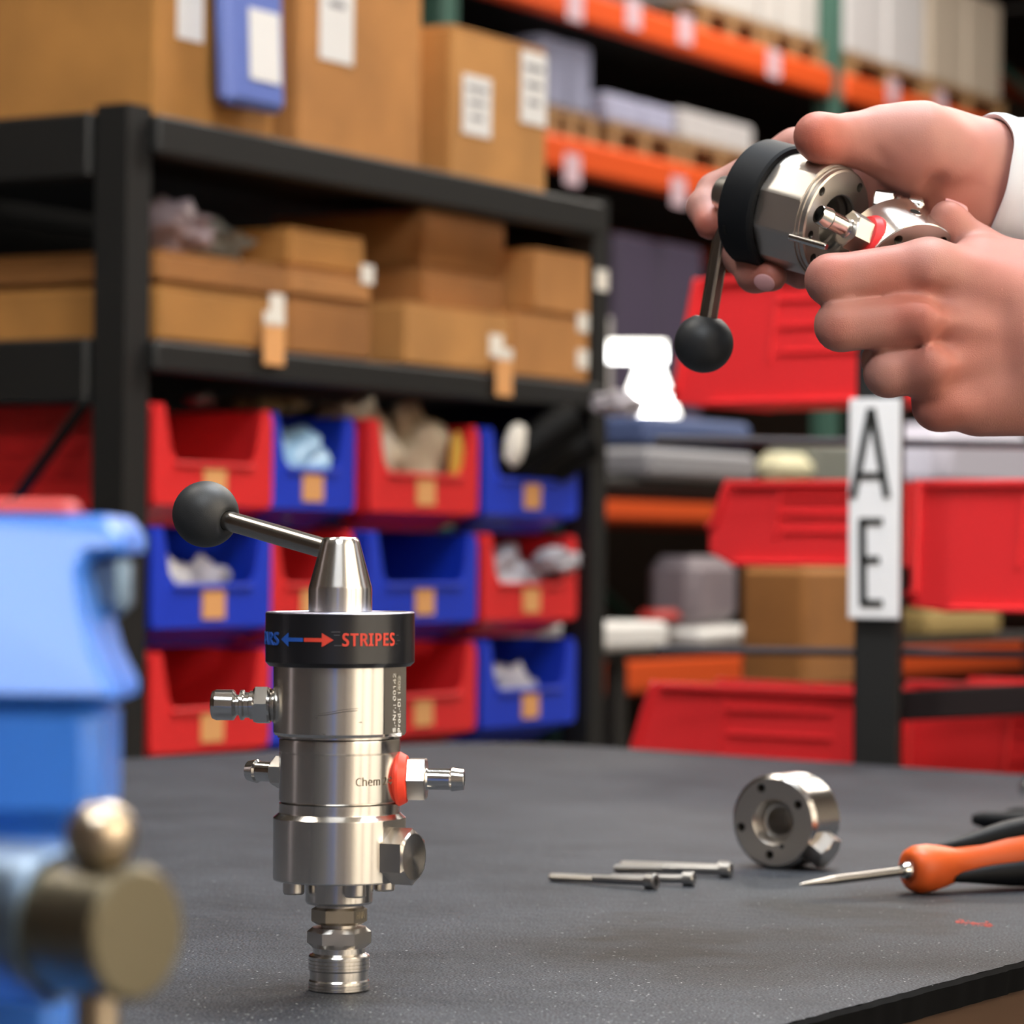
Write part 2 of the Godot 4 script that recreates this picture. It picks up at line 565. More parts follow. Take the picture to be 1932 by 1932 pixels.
func hopper_mesh(w: float, hh: float, l: float) -> MB:
	# a stacking bin with a framed mouth: tall side wings, a low front panel, a chin that slopes back and narrows
	var m := MB.new()
	var th := 0.003
	var hw := w * 0.5
	var y0 := hh * 0.17
	var yl := hh * 0.53
	var wing := 0.030
	var front := PackedVector2Array([Vector2(-hw + 0.004, y0), Vector2(hw - 0.004, y0), Vector2(hw, y0 + 0.01)])
	for k in 5: front.append(Vector2(hw - 0.016, hh - 0.016) + Vector2(cos(PI * 0.125 * k), sin(PI * 0.125 * k)) * 0.016)
	front.append_array([Vector2(hw - wing + 0.012, hh), Vector2(hw - wing + 0.008, hh - 0.006), Vector2(hw - wing - 0.004, yl + 0.012), Vector2(hw - wing - 0.016, yl), Vector2(-hw + wing + 0.016, yl), Vector2(-hw + wing + 0.004, yl + 0.012), Vector2(-hw + wing - 0.008, hh - 0.006), Vector2(-hw + wing - 0.012, hh)])
	for k in 5: front.append(Vector2(-hw + 0.016, hh - 0.016) + Vector2(cos(PI * (0.5 + 0.125 * k)), sin(PI * (0.5 + 0.125 * k))) * 0.016)
	front.append(Vector2(-hw, y0 + 0.01))
	m.prism(front, -0.004, 0.0)
	# rolled lip along the front panel
	m.box(Transform3D(Basis(), Vector3(0, yl - 0.003, 0.001)), Vector3(w - 2.0 * wing - 0.02, 0.007, 0.008), 0.002)
	# chin: a tapering underside
	var a := Vector3(-hw + 0.004, y0, -0.001); var b := Vector3(hw - 0.004, y0, -0.001)
	var c := Vector3(hw - 0.03, 0.001, -0.05); var d := Vector3(-hw + 0.03, 0.001, -0.05)
	var up := Vector3(0, 0.003, 0.0)
	m.quad(d, c, b, a); m.quad(a + up, b + up, c + up, d + up)
	for s in [-1.0, 1.0]:
		var e := Vector3(s * (hw - 0.004), y0, -0.002); var f := Vector3(s * (hw - 0.03), 0.001, -0.05)
		var g := Vector3(s * (hw - 0.004), y0, -0.06)
		if s > 0: m.tri(e, f, g)
		else: m.tri(g, f, e)
		# side walls with a rim and ribs
		m.box(Transform3D(Basis(), Vector3(s * (hw - th * 0.5 - 0.003), hh * 0.5 + y0 * 0.5, -l * 0.5)), Vector3(th, hh - y0, l - 0.004))
		m.box(Transform3D(Basis(), Vector3(s * (hw - 0.003), hh - 0.004, -l * 0.5)), Vector3(0.006, 0.008, l - 0.01), 0.002)
		for k in 3:
			m.box(Transform3D(Basis(), Vector3(s * (hw - 0.002), hh * (0.8 - 0.2 * k), -l * 0.62)), Vector3(0.003, hh * 0.035, l * 0.5), 0.001)
	m.box(Transform3D(Basis(), Vector3(0, 0.0025, -l * 0.5 - 0.022)), Vector3(w - 0.05, 0.003, l - 0.05))
	m.box(Transform3D(Basis(), Vector3(0, hh * 0.5, -l + th * 0.5)), Vector3(w - 0.008, hh, th))
	return m

func bin(called: String, label: String, group: String, xf: Transform3D, w: float, hh: float, l: float, m: Material, tag_m: Material, tag_w := 0.052, tag_h := 0.04, sl := 0.3, lp := 0.12) -> Node3D:
	var t := thing(called, label, "bin", xf, group)
	obj("bin_shell", hopper_mesh(w, hh, l) if tag_m else bin_mesh(w, hh, l, sl, lp), m, t)
	if tag_m: obj("bin_label", bx(Vector3(0, hh * 0.36, 0.0012), Vector3(tag_w, tag_h, 0.0016)), tag_m, t)
	return t

func carton(label: String, group: String, lo: Vector3, hi: Vector3, m: Material, labels := [], base := Transform3D(), tape := true) -> Node3D:
	var s := hi - lo
	var t := thing("carton", label, "carton", base * tf(Vector3((lo.x + hi.x) * 0.5, lo.y, (lo.z + hi.z) * 0.5)), group)
	obj("box_body", bx(Vector3(0, s.y * 0.5, 0), s, 0.004), m, t)
	# top flaps that meet in a seam, and the tape over it
	for k in [-1.0, 1.0]:
		obj("flap", bx(Vector3(0, s.y + 0.0015, k * s.z * 0.2505), Vector3(s.x - 0.006, 0.004, s.z * 0.496), 0.001), m, t)
	if tape: obj("tape", bx(Vector3(0, s.y + 0.004, 0), Vector3(s.x, 0.001, 0.05)), M["tape"], t)
	for l in labels:
		# l: x, y of the middle, width, height on the front, material, and how far round: 0 front, 1 the left end
		var r := Basis(Vector3.UP, -PI / 2) if l.size() > 5 and l[5] == 1 else Basis()
		var p := Vector3(l[0] - (lo.x + hi.x) * 0.5, l[1] - lo.y, s.z * 0.5 + 0.001)
		if l.size() > 5 and l[5] == 1: p = Vector3(-s.x * 0.5 - 0.001, l[1] - lo.y, l[0])
		var lm := obj("paper_label", MB.new().box(Transform3D(r, p), Vector3(l[2], l[3], 0.0012)), l[4], t)
		if l[3] > 0.06 and l[4] == M["paper_white"]:
			for k in 3:
				obj("printing", MB.new().box(Transform3D(r, r * Vector3(0, l[3] * (0.28 - 0.24 * k), 0.0009) + p), Vector3(l[2] * (0.7 - 0.12 * k), minf(l[3] * 0.07, 0.008), 0.0006)), M["paper_print"], lm)
	return t

func make_rack() -> void:
	RO = at(235, 640, 3.6)
	RO.y = 0
	RX = Transform3D(Basis(AU, Vector3.UP, AN), RO)
	var L := 1.11
	var D := 0.62
	var t := thing("shelving_unit", "black steel shelving unit holding cardboard boxes above and red and blue bins below", "shelves", RX)
	for x in [0.0, L - 0.045]:
		for z in [0.0, -D]:
			var m := MB.new()
			m.prism(pts([0, -0.045, 0.045, -0.045, 0.045, 0, 0, 0]), 0, 1.6, Transform3D(Basis(Vector3(1, 0, 0), Vector3(0, 0, 1), Vector3(0, -1, 0)), Vector3(x, 1.6, z)))
			obj("post", m, M["black_frame"], t)
	for s in [[1.551, 0.045], [1.293, 0.036], [0.66, 0.06], [0.12, 0.06]]:
		obj("shelf_board", bx(Vector3(L * 0.5, s[0] + 0.03, -D * 0.5 - 0.02), Vector3(L - 0.01, 0.02, D - 0.03)), M["shelf_board"], t)
		for z in [0.004, -D - 0.03]:
			obj("shelf_beam", bx(Vector3(L * 0.5, s[0] + 0.04 - s[1] * 0.5, z), Vector3(L - 0.08, s[1], 0.022), 0.004), M["black_frame"], t)
		for x in [0.0, L]:
			obj("end_beam", bx(Vector3(x + 0.004, s[0] + 0.004, -D * 0.5 - 0.02), Vector3(0.02, 0.075, D - 0.06), 0.004), M["black_frame"], t)
	obj("back_panel", bx(Vector3(L * 0.5, 0.85, -D - 0.055), Vector3(L, 1.46, 0.004)), mat("rack_back", "0d0c0b", 0.8), t)
	var b0 := Vector3(-0.006, 1.26, -0.05)
	var b1 := Vector3(-0.006, 1.02, -0.27)
	obj("brace", MB.new().box(Transform3D(aim(b1 - b0, Vector3.RIGHT), (b0 + b1) * 0.5), Vector3(0.004, (b1 - b0).length(), 0.02)), M["black_frame"], t)
	# cable tags hanging from the lower beam
	for p in [[517, 650], [951, 712]]:
		var q := rack_local(p[0], p[1], 0.02)
		var h := thing("hanging_tag", "orange paper location tag on the shelf edge " + ("under the nearer stack of flat boxes" if p[0] < 600 else "under the long flat box"), "tag", RX * tf(q), "orange tags on the shelf edge")
		obj("tag_card", bx(Vector3(0, 0, 0), Vector3(0.042, 0.05 , 0.0015), 0.0004), M["tag_orange"], h)
		obj("tag_head", bx(Vector3(0, 0.03, 0), Vector3(0.042, 0.018, 0.0015), 0.0004), M["tag_white"], h)
	# --- the bins, four to a row, three rows, seen over the bench
	var xs := [[0.054, 0.292], [0.296, 0.488], [0.5, 0.764], [0.776, 1.03]]
	var cols := [["red", "blue", "red", "blue"], ["blue", "red", "blue", "red"], ["red", "blue", "red", "blue"]]
	var says := [["empty red bin in the upper row, behind the nearer post", "blue bin in the upper row holding pale blue bags", "red bin in the upper row overflowing with clear bags of tan parts", "blue bin in the upper row with black parts sticking out"],
		["blue bin in the middle row with white parts in it, by the black knob", "red bin in the middle row hidden behind the steel cone of the valve", "empty blue bin in the middle row, behind the valve's collar", "red bin in the middle row with a crumpled clear bag"],
		["empty red bin in the lower row, behind the quick coupling of the valve", "blue bin in the lower row hidden behind the valve body", "red bin in the lower row directly behind the black collar of the valve", "blue bin in the lower row with a pale packet, at the bench's far edge"]]
	var bottom := [1.1215, 0.979, 0.8345]
	for r in 3:
		for k in 4:
			var w: float = xs[k][1] - xs[k][0] - 0.003
			var p := Vector3((xs[k][0] + xs[k][1]) * 0.5, bottom[r], 0.0 - (0.012 if k == 1 else 0.0))
			bin(cols[r][k] + "_bin", says[r][k], "bins on the black shelving unit", RX * tf(p), w, 0.141, 0.28, M[cols[r][k] + "_bin"], M["tag_orange"], 0.044, 0.034, 0.07)
	# lower rows of the stack, down to the shelf, where the bench hides most of them
	# --- end of the unit: bins seen from the side, past the post
	# cartons on the top shelf
	var top := 1.592
	var c0 := RX
	carton("large tan cardboard box on the top shelf corner, with a blue packet leaning on it", "large cartons on the top shelf", Vector3(0.076, top, -0.55), Vector3(0.314, top + 0.4, -0.02), M["carton_0"], [[0.141, top + 0.235, 0.05, 0.27, M["paper_white"]], [0.282, top + 0.24, 0.05, 0.25, M["paper_white"]]], c0)
	carton("tall light brown cardboard box in the middle of the top shelf", "large cartons on the top shelf", Vector3(0.356, top, -0.55), Vector3(0.637, top + 0.42, -0.015), M["carton_1"], [[0.437, top + 0.235, 0.074, 0.24, M["paper_white"]]], c0)
	carton("shorter brown cardboard box at the end of the top shelf", "large cartons on the top shelf", Vector3(0.707, top, -0.35), Vector3(0.958, top + 0.2, -0.015), M["carton_4"], [[0.772, top + 0.102, 0.072, 0.08, M["paper_white"]], [0.92, top + 0.145, 0.068, 0.1, M["paper_white"]]], c0)
	var pk := thing("blue_packet", "blue and white packet with a pale label leaning on the large corner box", "packet", RX * tf(Vector3(0.226, top + 0.028, -0.004), Basis(Vector3.RIGHT, -0.04)))
	obj("packet_body", bx(Vector3(0, 0.13, 0.012), Vector3(0.115, 0.26, 0.026), 0.008), mat("packet_blue", "6478c0", 0.45), pk)
	obj("packet_label", bx(Vector3(0.012, 0.075, 0.0262), Vector3(0.062, 0.085, 0.0012)), M["paper_white"], pk)
	# flat boxes on the middle shelf
	var mid := 1.334
	var flats := [
		[300, 545, 556, 632, 0.0, 0, "lower flat cardboard box of the stack next to the post, middle shelf"], [300, 545, 492, 554, 0.0, 3, "upper flat cardboard box of the stack next to the post, middle shelf"],
		[545, 702, 575, 660, 0.0, 3, "lower brown box of the second stack on the middle shelf"], [545, 702, 518, 574, 0.0, 2, "middle brown box of the second stack on the middle shelf"], [545, 690, 444, 516, -0.02, 0, "top brown box of the second stack on the middle shelf"],
		[764, 965, 586, 694, 0.01, 4, "long flat cardboard box at the front of the middle shelf over an orange tag"], [965, 1112, 600, 702, 0.0, 1, "brown flat box at the far end of the middle shelf, lowest there"],
		[800, 955, 520, 584, -0.03, 3, "brown box lying on the long flat box of the middle shelf"], [800, 955, 414, 518, -0.05, 3, "upper dark brown box set back on the middle shelf"], [1008, 1148, 484, 568, 0.0, 1, "light brown flat box on top of the far stack on the middle shelf"]]
	for f in flats:
		var a := rack_local(f[0], f[3], f[4])
		var b := rack_local(f[1], f[2], f[4])
		var ym := mid
		for g in flats:
			if g != f and g[2] > f[2] and g[0] < f[1] - 30 and g[1] > f[0] + 30:
				ym = maxf(ym, rack_local((g[0] + g[1]) * 0.5, g[2], g[4]).y + 0.006)
		var top_y := rack_local((f[0] + f[1]) * 0.5, f[2], f[4]).y
		var lab := []
		if f[0] == 300 and f[2] == 492: lab = [[b.x - 0.025, rack_local(520, 555, 0).y - 0.012, 0.03, 0.024, M["tag_white"]]]
		if f[0] == 545 and f[2] == 518: lab = [[b.x - 0.012, rack_local(720, 522, 0).y, 0.028, 0.024, M["tag_white"]]]
		if f[0] == 764: lab = [[b.x - 0.04, rack_local(945, 655, 0).y, 0.034, 0.03, M["tag_white"]]]
		if f[0] == 1008: lab = [[b.x - 0.02, rack_local(1175, 535, 0).y, 0.034, 0.03, M["tag_white"]]]
		if f[0] == 965: lab = [[b.x - 0.02, rack_local(1140, 615, 0).y, 0.03, 0.026, M["tag_white"]], [b.x - 0.02, rack_local(1120, 680, 0).y, 0.03, 0.026, M["tag_white"]]]
		carton(f[6], "flat boxes on the middle shelf", Vector3(a.x, ym + 0.001, f[4] - 0.25), Vector3(minf(b.x, 1.058), maxf(top_y, ym + 0.02), f[4]), M["carton_%d" % f[5]], lab, RX, false)

func lump(seed_: int, size: Vector3, rough := 0.35) -> MB:
	# a crumpled, lumpy shape: bags, heaps
	var f := FastNoiseLite.new()
	f.seed = seed_; f.frequency = 0.9; f.fractal_octaves = 3
	var m := MB.new().ball(Vector3.ZERO, Vector3.ONE, 28)
	for i in m.v.size():
		var p := m.v[i]
		m.v[i] = p * (1.0 + rough * f.get_noise_3d(p.x * 1.6, p.y * 1.6, p.z * 1.6) * 1.6)
	# fit it into its box
	var lo := m.v[0]
	var hi := m.v[0]
	for p in m.v:
		lo = lo.min(p); hi = hi.max(p)
	for i in m.v.size(): m.v[i] = ((m.v[i] - lo) / (hi - lo) - Vector3.ONE * 0.5) * size
	return m

func make_contents() -> void:
	var bag := mat("bag_blue", "9cc2e0", 0.3)
	var tan := mat("bag_tan", "b9a68a", 0.4)
	var grey := mat("bag_grey", "b9b6bd", 0.3)
	var white := mat("parts_white", "d8d4d0", 0.4)
	var black := mat("parts_black", "0b0b0b", 0.55, 0.0, 0.25)
	var put := func(called: String, label: String, cat: String, lo: Vector3, hi: Vector3, m: Material, seed_: int, rough := 0.35) -> Node3D:
		var n := thing(called, label, cat, RX * tf(Vector3((lo.x + hi.x) * 0.5, lo.y, (lo.z + hi.z) * 0.5)))
		obj("bag_body" if cat == "bag" else "heap_body", MB.new().add(lump(seed_, hi - lo, rough), tf(Vector3(0, (hi.y - lo.y) * 0.5, 0))), m, n, 70.0)
		return n
	put.call("plastic_bag", "pale blue bag of parts in the upper blue bin nearest the post", "bag", Vector3(0.306, 1.13, -0.12), Vector3(0.48, 1.252, -0.008), bag, 1)
	put.call("plastic_bag", "clear bag of tan parts heaped high in the upper red bin, near half", "bag", Vector3(0.52, 1.135, -0.14), Vector3(0.645, 1.3, -0.008), tan, 2, 0.3)
	put.call("plastic_bag", "clear bag of tan parts heaped in the upper red bin, beside the yellow slip", "bag", Vector3(0.628, 1.135, -0.13), Vector3(0.738, 1.296, -0.008), tan, 3, 0.3)
	put.call("paper_slip", "yellow slip tucked beside the tan bags in the upper red bin", "paper", Vector3(0.705, 1.16, -0.014), Vector3(0.742, 1.255, -0.004), mat("slip_yellow", "cf9f3c", 0.6), 4, 0.1)
	for k in 2:
		var sl := thing("foam_sleeve", ["black foam sleeve sticking out of the far upper bin, with a white label", "black foam sleeve sticking out of the far upper bin, behind the labelled one"][k], "sleeve", RX * tf(Vector3(0.81 + 0.075 * k, 1.172 - 0.03 * k, -0.075 - 0.02 * k)))
		obj("sleeve_tube", MB.new().tube([Vector3(0, 0, 0), Vector3(0.075, 0.06, 0.07), Vector3(0.14, 0.108, 0.11)], [0.026, 0.029, 0.028], 24), black, sl, 60.0)
		if k == 0: obj("sleeve_label", MB.new().add(lump(7, Vector3(0.05, 0.065, 0.02), 0.1), Transform3D(Basis(Vector3.BACK, -0.6), Vector3(0.045, 0.07, 0.078))), M["tag_white"], sl)
	put.call("plastic_bag", "small white bag on top of the black sleeves in the far upper bin", "bag", Vector3(0.985, 1.285, 0.03), Vector3(1.08, 1.325, 0.1), grey, 8)
	put.call("plastic_bag", "white bagged parts in the middle blue bin by the post, lower of two", "bag", Vector3(0.085, 0.99, -0.12), Vector3(0.185, 1.098, -0.008), white, 9, 0.45)
	put.call("plastic_bag", "white bagged parts in the middle blue bin by the post, beside the first", "bag", Vector3(0.178, 0.99, -0.11), Vector3(0.262, 1.09, -0.008), grey, 10, 0.45)
	put.call("plastic_bag", "crumpled clear bag spilling over the middle red bin at the far end", "bag", Vector3(0.79, 0.99, -0.12), Vector3(0.975, 1.112, -0.006), grey, 11, 0.4)
	put.call("plastic_bag", "twisted tail of a clear bag over the rim of the middle red bin", "bag", Vector3(0.94, 1.065, -0.04), Vector3(1.04, 1.105, 0.02), grey, 12, 0.3)
	put.call("plastic_bag", "pale packet in the lowest blue bin at the far end", "bag", Vector3(0.84, 0.845, -0.12), Vector3(0.99, 0.945, -0.008), grey, 13, 0.4)
	var shelf_top: float = rack_local(422.5, 492, 0).y + 0.006
	put.call("plastic_bag", "pinkish bag on the flat boxes right beside the post, middle shelf", "bag", Vector3(rack_local(284, 482, -0.1).x, shelf_top, -0.16), Vector3(rack_local(372, 482, -0.1).x, shelf_top + 0.08, -0.04), mat("bag_pink", "a8989f", 0.35), 14)
	put.call("plastic_bag", "greyish bag on the flat boxes of the middle shelf, next to the pinkish one", "bag", Vector3(rack_local(364, 455, -0.12).x, shelf_top, -0.2), Vector3(rack_local(446, 455, -0.12).x, shelf_top + 0.07, -0.06), mat("bag_olive", "8a8982", 0.4), 15)
	put.call("plastic_bag", "dull green bag standing on the middle shelf behind the flat boxes", "bag", Vector3(rack_local(450, 452, -0.36).x, 1.336, -0.45), Vector3(rack_local(610, 452, -0.36).x, 1.53, -0.3), mat("bag_green", "4b6156", 0.45), 16)
	put.call("metal_part", "small grey metal part on the rim of the upper red bin beside the post", "part", Vector3(0.2, 1.266, -0.08), Vector3(0.24, 1.285, -0.04), M["dull_steel"], 17, 0.2)
	put.call("paper_bundle", "brown paper bundle lying on top of the upper blue bin nearest the post", "paper", Vector3(0.32, 1.264, -0.15), Vector3(0.46, 1.288, -0.03), mat("bundle_brown", "6d5532", 0.8), 18)
	# red bins seen at the open end of the unit, below the lowest visible row

# ---------------------------------------------------------------- pallet racking across the aisle
func make_pallet_rack() -> void:
	var o := at(1165, 310, 9.0)
	o.y = 0
	var X := Transform3D(Basis(AU, Vector3.UP, AN), o)
	var loc := func(px: float, py: float, z: float) -> Vector3: return X.affine_inverse() * on(px, py, o + AN * z, AN)
	var t := thing("pallet_rack", "tall pallet rack with orange beams and green uprights beyond the shelving", "pallet rack", X)
	var b1: Vector3 = loc.call(1165, 287, 0.0)
	var b2: Vector3 = loc.call(1165, 350, 0.0)
	var c1: Vector3 = loc.call(1400, 84, 0.0)
	var c2: Vector3 = loc.call(1400, 140, 0.0)
	var ux: float = loc.call(1590, 100, 0.05).x
	var uy: float = loc.call(860, 20, 0.05).x
	var lv := [[0.25, 0.36], [0.70, 0.80], [1.19, 1.29], [b2.y, b1.y], [c2.y, c1.y], [c1.y + 0.5, c1.y + 0.62]]
	var bays := [[uy - 2.2, uy], [uy, ux], [ux, ux + 2.4], [ux + 2.4, ux + 4.8]]
	for x in [uy - 2.2, uy, ux, ux + 2.4, ux + 4.8]:
		for z in [0.0, -1.0]:
			obj("upright", bx(Vector3(x, 2.2, z), Vector3(0.08, 4.4, 0.07), 0.008), M["green_upright" if z == 0.0 else "teal_upright"], t)
		for k in 5:
			var y0 := 0.3 + k * 0.8
			var a := Vector3(x, y0, -0.03)
			var b := Vector3(x, y0 + 0.8, -0.97)
			obj("lattice_brace", MB.new().box(Transform3D(aim(b - a), (a + b) * 0.5), Vector3(0.03, (b - a).length(), 0.03)), M["green_upright"], t)
	for bay in bays:
		for l in lv:
			for z in [0.02, -1.02]:
				obj("beam", bx(Vector3((bay[0] + bay[1]) * 0.5, (l[0] + l[1]) * 0.5, z), Vector3(bay[1] - bay[0] - 0.09, l[1] - l[0], 0.05), 0.012), M["orange_beam"], t)
			obj("deck", bx(Vector3((bay[0] + bay[1]) * 0.5, l[1] - 0.015, -0.5), Vector3(bay[1] - bay[0] - 0.1, 0.02, 0.95)), mat("deck_wire", "2a2624", 0.7), t)
	# paper location labels on the beams
	for p in [[1085, 10], [1195, 25], [1293, 55], [1460, 120], [1080, 320], [1280, 362], [1685, 172], [1775, 195]]:
		var q: Vector3 = loc.call(p[0], p[1], 0.046)
		var lm := obj("beam_label", bx(q, Vector3(0.085, 0.085, 0.002)), mat("label_pink", "d7b9c4", 0.7), t)
	# pallets with boxed or wrapped loads
	var n := 0
	var loads := [
		[1330, 1450, 4, 0.34, "box_grey", "pale boxed load on the upper orange beam, farther from the hands"],
		[1458, 1562, 4, 0.36, "box_grey", "pale boxed load on the upper beam, just before the green upright"],
		[1612, 1760, 4, 0.36, "wrap_white", "white wrapped load on the upper beam just past the green upright"],
		[1768, 1905, 4, 0.36, "box_tan", "beige boxed load on the upper beam, above the hands"],
		[1040, 1135, 3, 0.2, "box_blue", "grey blue boxed load on the lower beam beside the cardboard boxes"],
		[1160, 1292, 3, 0.09, "wrap_blue", "low lilac wrapped load on the lower beam"],
		[1300, 1440, 3, 0.1, "wrap_white", "pale wrapped load on the lower beam near the black collar"],
		[1180, 1345, 2, 0.64, "box_plum", "dark purple boxed load below the lower beam, beside the ball lever"],
		[1150, 1178, 2, 0.4, "box_grey", "narrow grey load under the lower beam, next to the shelving post"]]
	for l in loads:
		var li: int = l[2]
		var y: float = lv[li][1]
		var py: float = [0, 0, 480.0, 300.0, 80.0][l[2]]
		var a: float = loc.call(l[0], py, 0.02).x
		var b: float = loc.call(l[1], py, 0.02).x
		var pal := thing("pallet", "wooden pallet carrying the " + l[5], "pallet", X * tf(Vector3((a + b) * 0.5, y, -0.42)), "pallets on the orange rack")
		var w := b - a
		for k in 5:
			obj("deck_plank", bx(Vector3(0, 0.072, -0.36 + k * 0.18), Vector3(w, 0.016, 0.13), 0.002), M["pallet_wood"], pal)
		for k in 3:
			obj("stringer", bx(Vector3((k - 1) * (w * 0.5 - 0.03), 0.032, 0), Vector3(0.05, 0.064, 0.85), 0.002), M["pallet_wood"], pal)
		var ld := thing("wrapped_load" if "wrap" in l[4] else "boxed_load", l[5], "boxes", X * tf(Vector3((a + b) * 0.5, y + 0.081, -0.42)))
		var cm := mat(l[4], {"box_blue": "8f93ad", "box_tan": "bfb2a2", "box_plum": "4b4258"}.get(l[4], "ffffff"), 0.6)
		var rows := 1 if l[3] < 0.5 else 2
		var nc := 2
		for r in rows:
			for k in nc:
				obj("load_box", bx(Vector3((k - 0.5) * w / nc, l[3] / rows * (r + 0.5), 0), Vector3(w / nc - 0.008, l[3] / rows - 0.006, 0.82), 0.012), cm, ld)
		n += 1

# ---------------------------------------------------------------- black post and hanging red bins beyond the bench
func make_bin_rack() -> void:
	var d := 3.12
	var o := at(1652, 1441, d)
	o.y = 0
	var face := at(1658, 950, d)
	var lean := Basis(Vector3.BACK, deg_to_rad(0.2))
	var t := thing("bin_rack", "black steel upright of the bin rack with horizontal rails, beyond the bench", "bin rack", tf(o))
	var k := d / FOCAL
	var turn := Basis(Vector3.UP, -0.32)
	obj("post", MB.new().box(Transform3D(turn, Vector3(0.002, 0.675, 0)), Vector3(0.044, 1.35, 0.03), 0.003), M["black_frame"], t)
	obj("foot", MB.new().box(Transform3D(turn, Vector3(0.002, 0.01, 0)), Vector3(0.3, 0.02, 0.4), 0.003), M["black_frame"], t)
	var rail := mat("rail_steel", "55545a", 0.45, 0.6)
	for r in [[836, 0.004], [1232, 0.004]]:
		var a := at(1240, r[0] - 6, d + 0.16)
		var b := at(2050, r[0] + 4, d - 0.05)
		obj("rail", MB.new().tube([a - o, b - o], [0.0045, 0.0045], 12), rail, t)
	var a2 := at(1700, 1332, d + 0.05)
	var b2 := at(2100, 1310, d - 0.12)
	obj("cross_bar", MB.new().box(Transform3D(aim(b2 - a2), (a2 + b2) * 0.5 - o), Vector3(0.03, (b2 - a2).length(), 0.03), 0.002), mat("bar_dark", "241a1a", 0.6), t)
	# the sign
	var up := (at(1662, 760, d) - at(1654, 1160, d)).normalized()
	var sx := (turn * Vector3.RIGHT)
	var sb := Basis(sx, up, sx.cross(up)).orthonormalized()
	var sp := at(1657.5, 960, d) + sb.z * 0.019
	var s := thing("letter_sign", "white plastic sign with black letters A and E on the black post", "sign", Transform3D(sb, sp))
	obj("sign_plate", bx(Vector3(0, 0, 0), Vector3(98 * k, 413 * k, 0.003), 0.001), mat("sign_white", "f2f2f4", 0.5), s)
	var ink := mat("sign_ink", "14140f", 0.6)
	var A := MB.new()
	var z := 0.0022
	var px := func(x: float, y: float) -> Vector3: return Vector3((x - 1657.0 + (y - 960) * 0.02) * k, (960.0 - y) * k, z)
	var stroke := func(m: MB, a: Vector3, b: Vector3, w: float) -> void:
		m.box(Transform3D(aim(b - a, Vector3.BACK), (a + b) * 0.5), Vector3(w, (b - a).length(), 0.0012))
	var w := 13.5 * k
	stroke.call(A, px.call(1617, 940), px.call(1653, 772), w)
	stroke.call(A, px.call(1682, 940), px.call(1655, 772), w)
	stroke.call(A, px.call(1629, 898), px.call(1675, 898), w)
	obj("letter", A, ink, s)
	var E := MB.new()
	stroke.call(E, px.call(1634, 1141), px.call(1634, 979), w * 1.05)
	stroke.call(E, px.call(1629, 984), px.call(1673, 984), w)
	stroke.call(E, px.call(1629, 1056), px.call(1666, 1056), w)
	stroke.call(E, px.call(1629, 1137), px.call(1671, 1137), w)
	obj("letter", E, ink, s)
	# bins hung on the rails: their fronts point away along `fr`, one side faces the camera
	var fr := Vector3(-0.80, 0, -0.60)
	var red: Material = mat("red_bin_bright", "ea2f33", 0.4)
	# px of the lower front corner, px height, length in m, label
	var list := [
		[1268, 768, 0.138, 0.3, 3.45, 0.085, 0.12, "large red bin hanging above the letter sign, behind the black knob"],
		[1338, 1066, 0.09, 0.2, 3.4, 0.1, 0.45, "small red bin at mid height, beside the letter A of the sign"],
		[1166, 1508, 0.129, 0.31, 3.45, 0.13, 0.12, "red bin low behind the bench edge, on the near side of the post"],
		[1716, 1152, 0.129, 0.285, 3.14, 0.01, 0.12, "red bin beside the sign, cut by the edge of the picture"],
		[1702, 1516, 0.128, 0.285, 3.3, 0.01, 0.12, "red bin low behind the bench under a dark bar, past the post"]]
	for l in list:
		var p := at(l[0], l[1], l[4])
		var wd := 0.13
		# the camera sees the side at local +x: put that side's lower front corner at p
		var b := Basis(Vector3.UP.cross(fr), Vector3.UP, fr)
		bin("hanging_bin", l[7], "red bins on the bin rack", Transform3D(b, p - b.x * (wd * 0.5)), wd, l[2], l[3], red, null, 0.05, 0.04, l[5], l[6])
	# what lies behind the rack
	make_back_shelf()

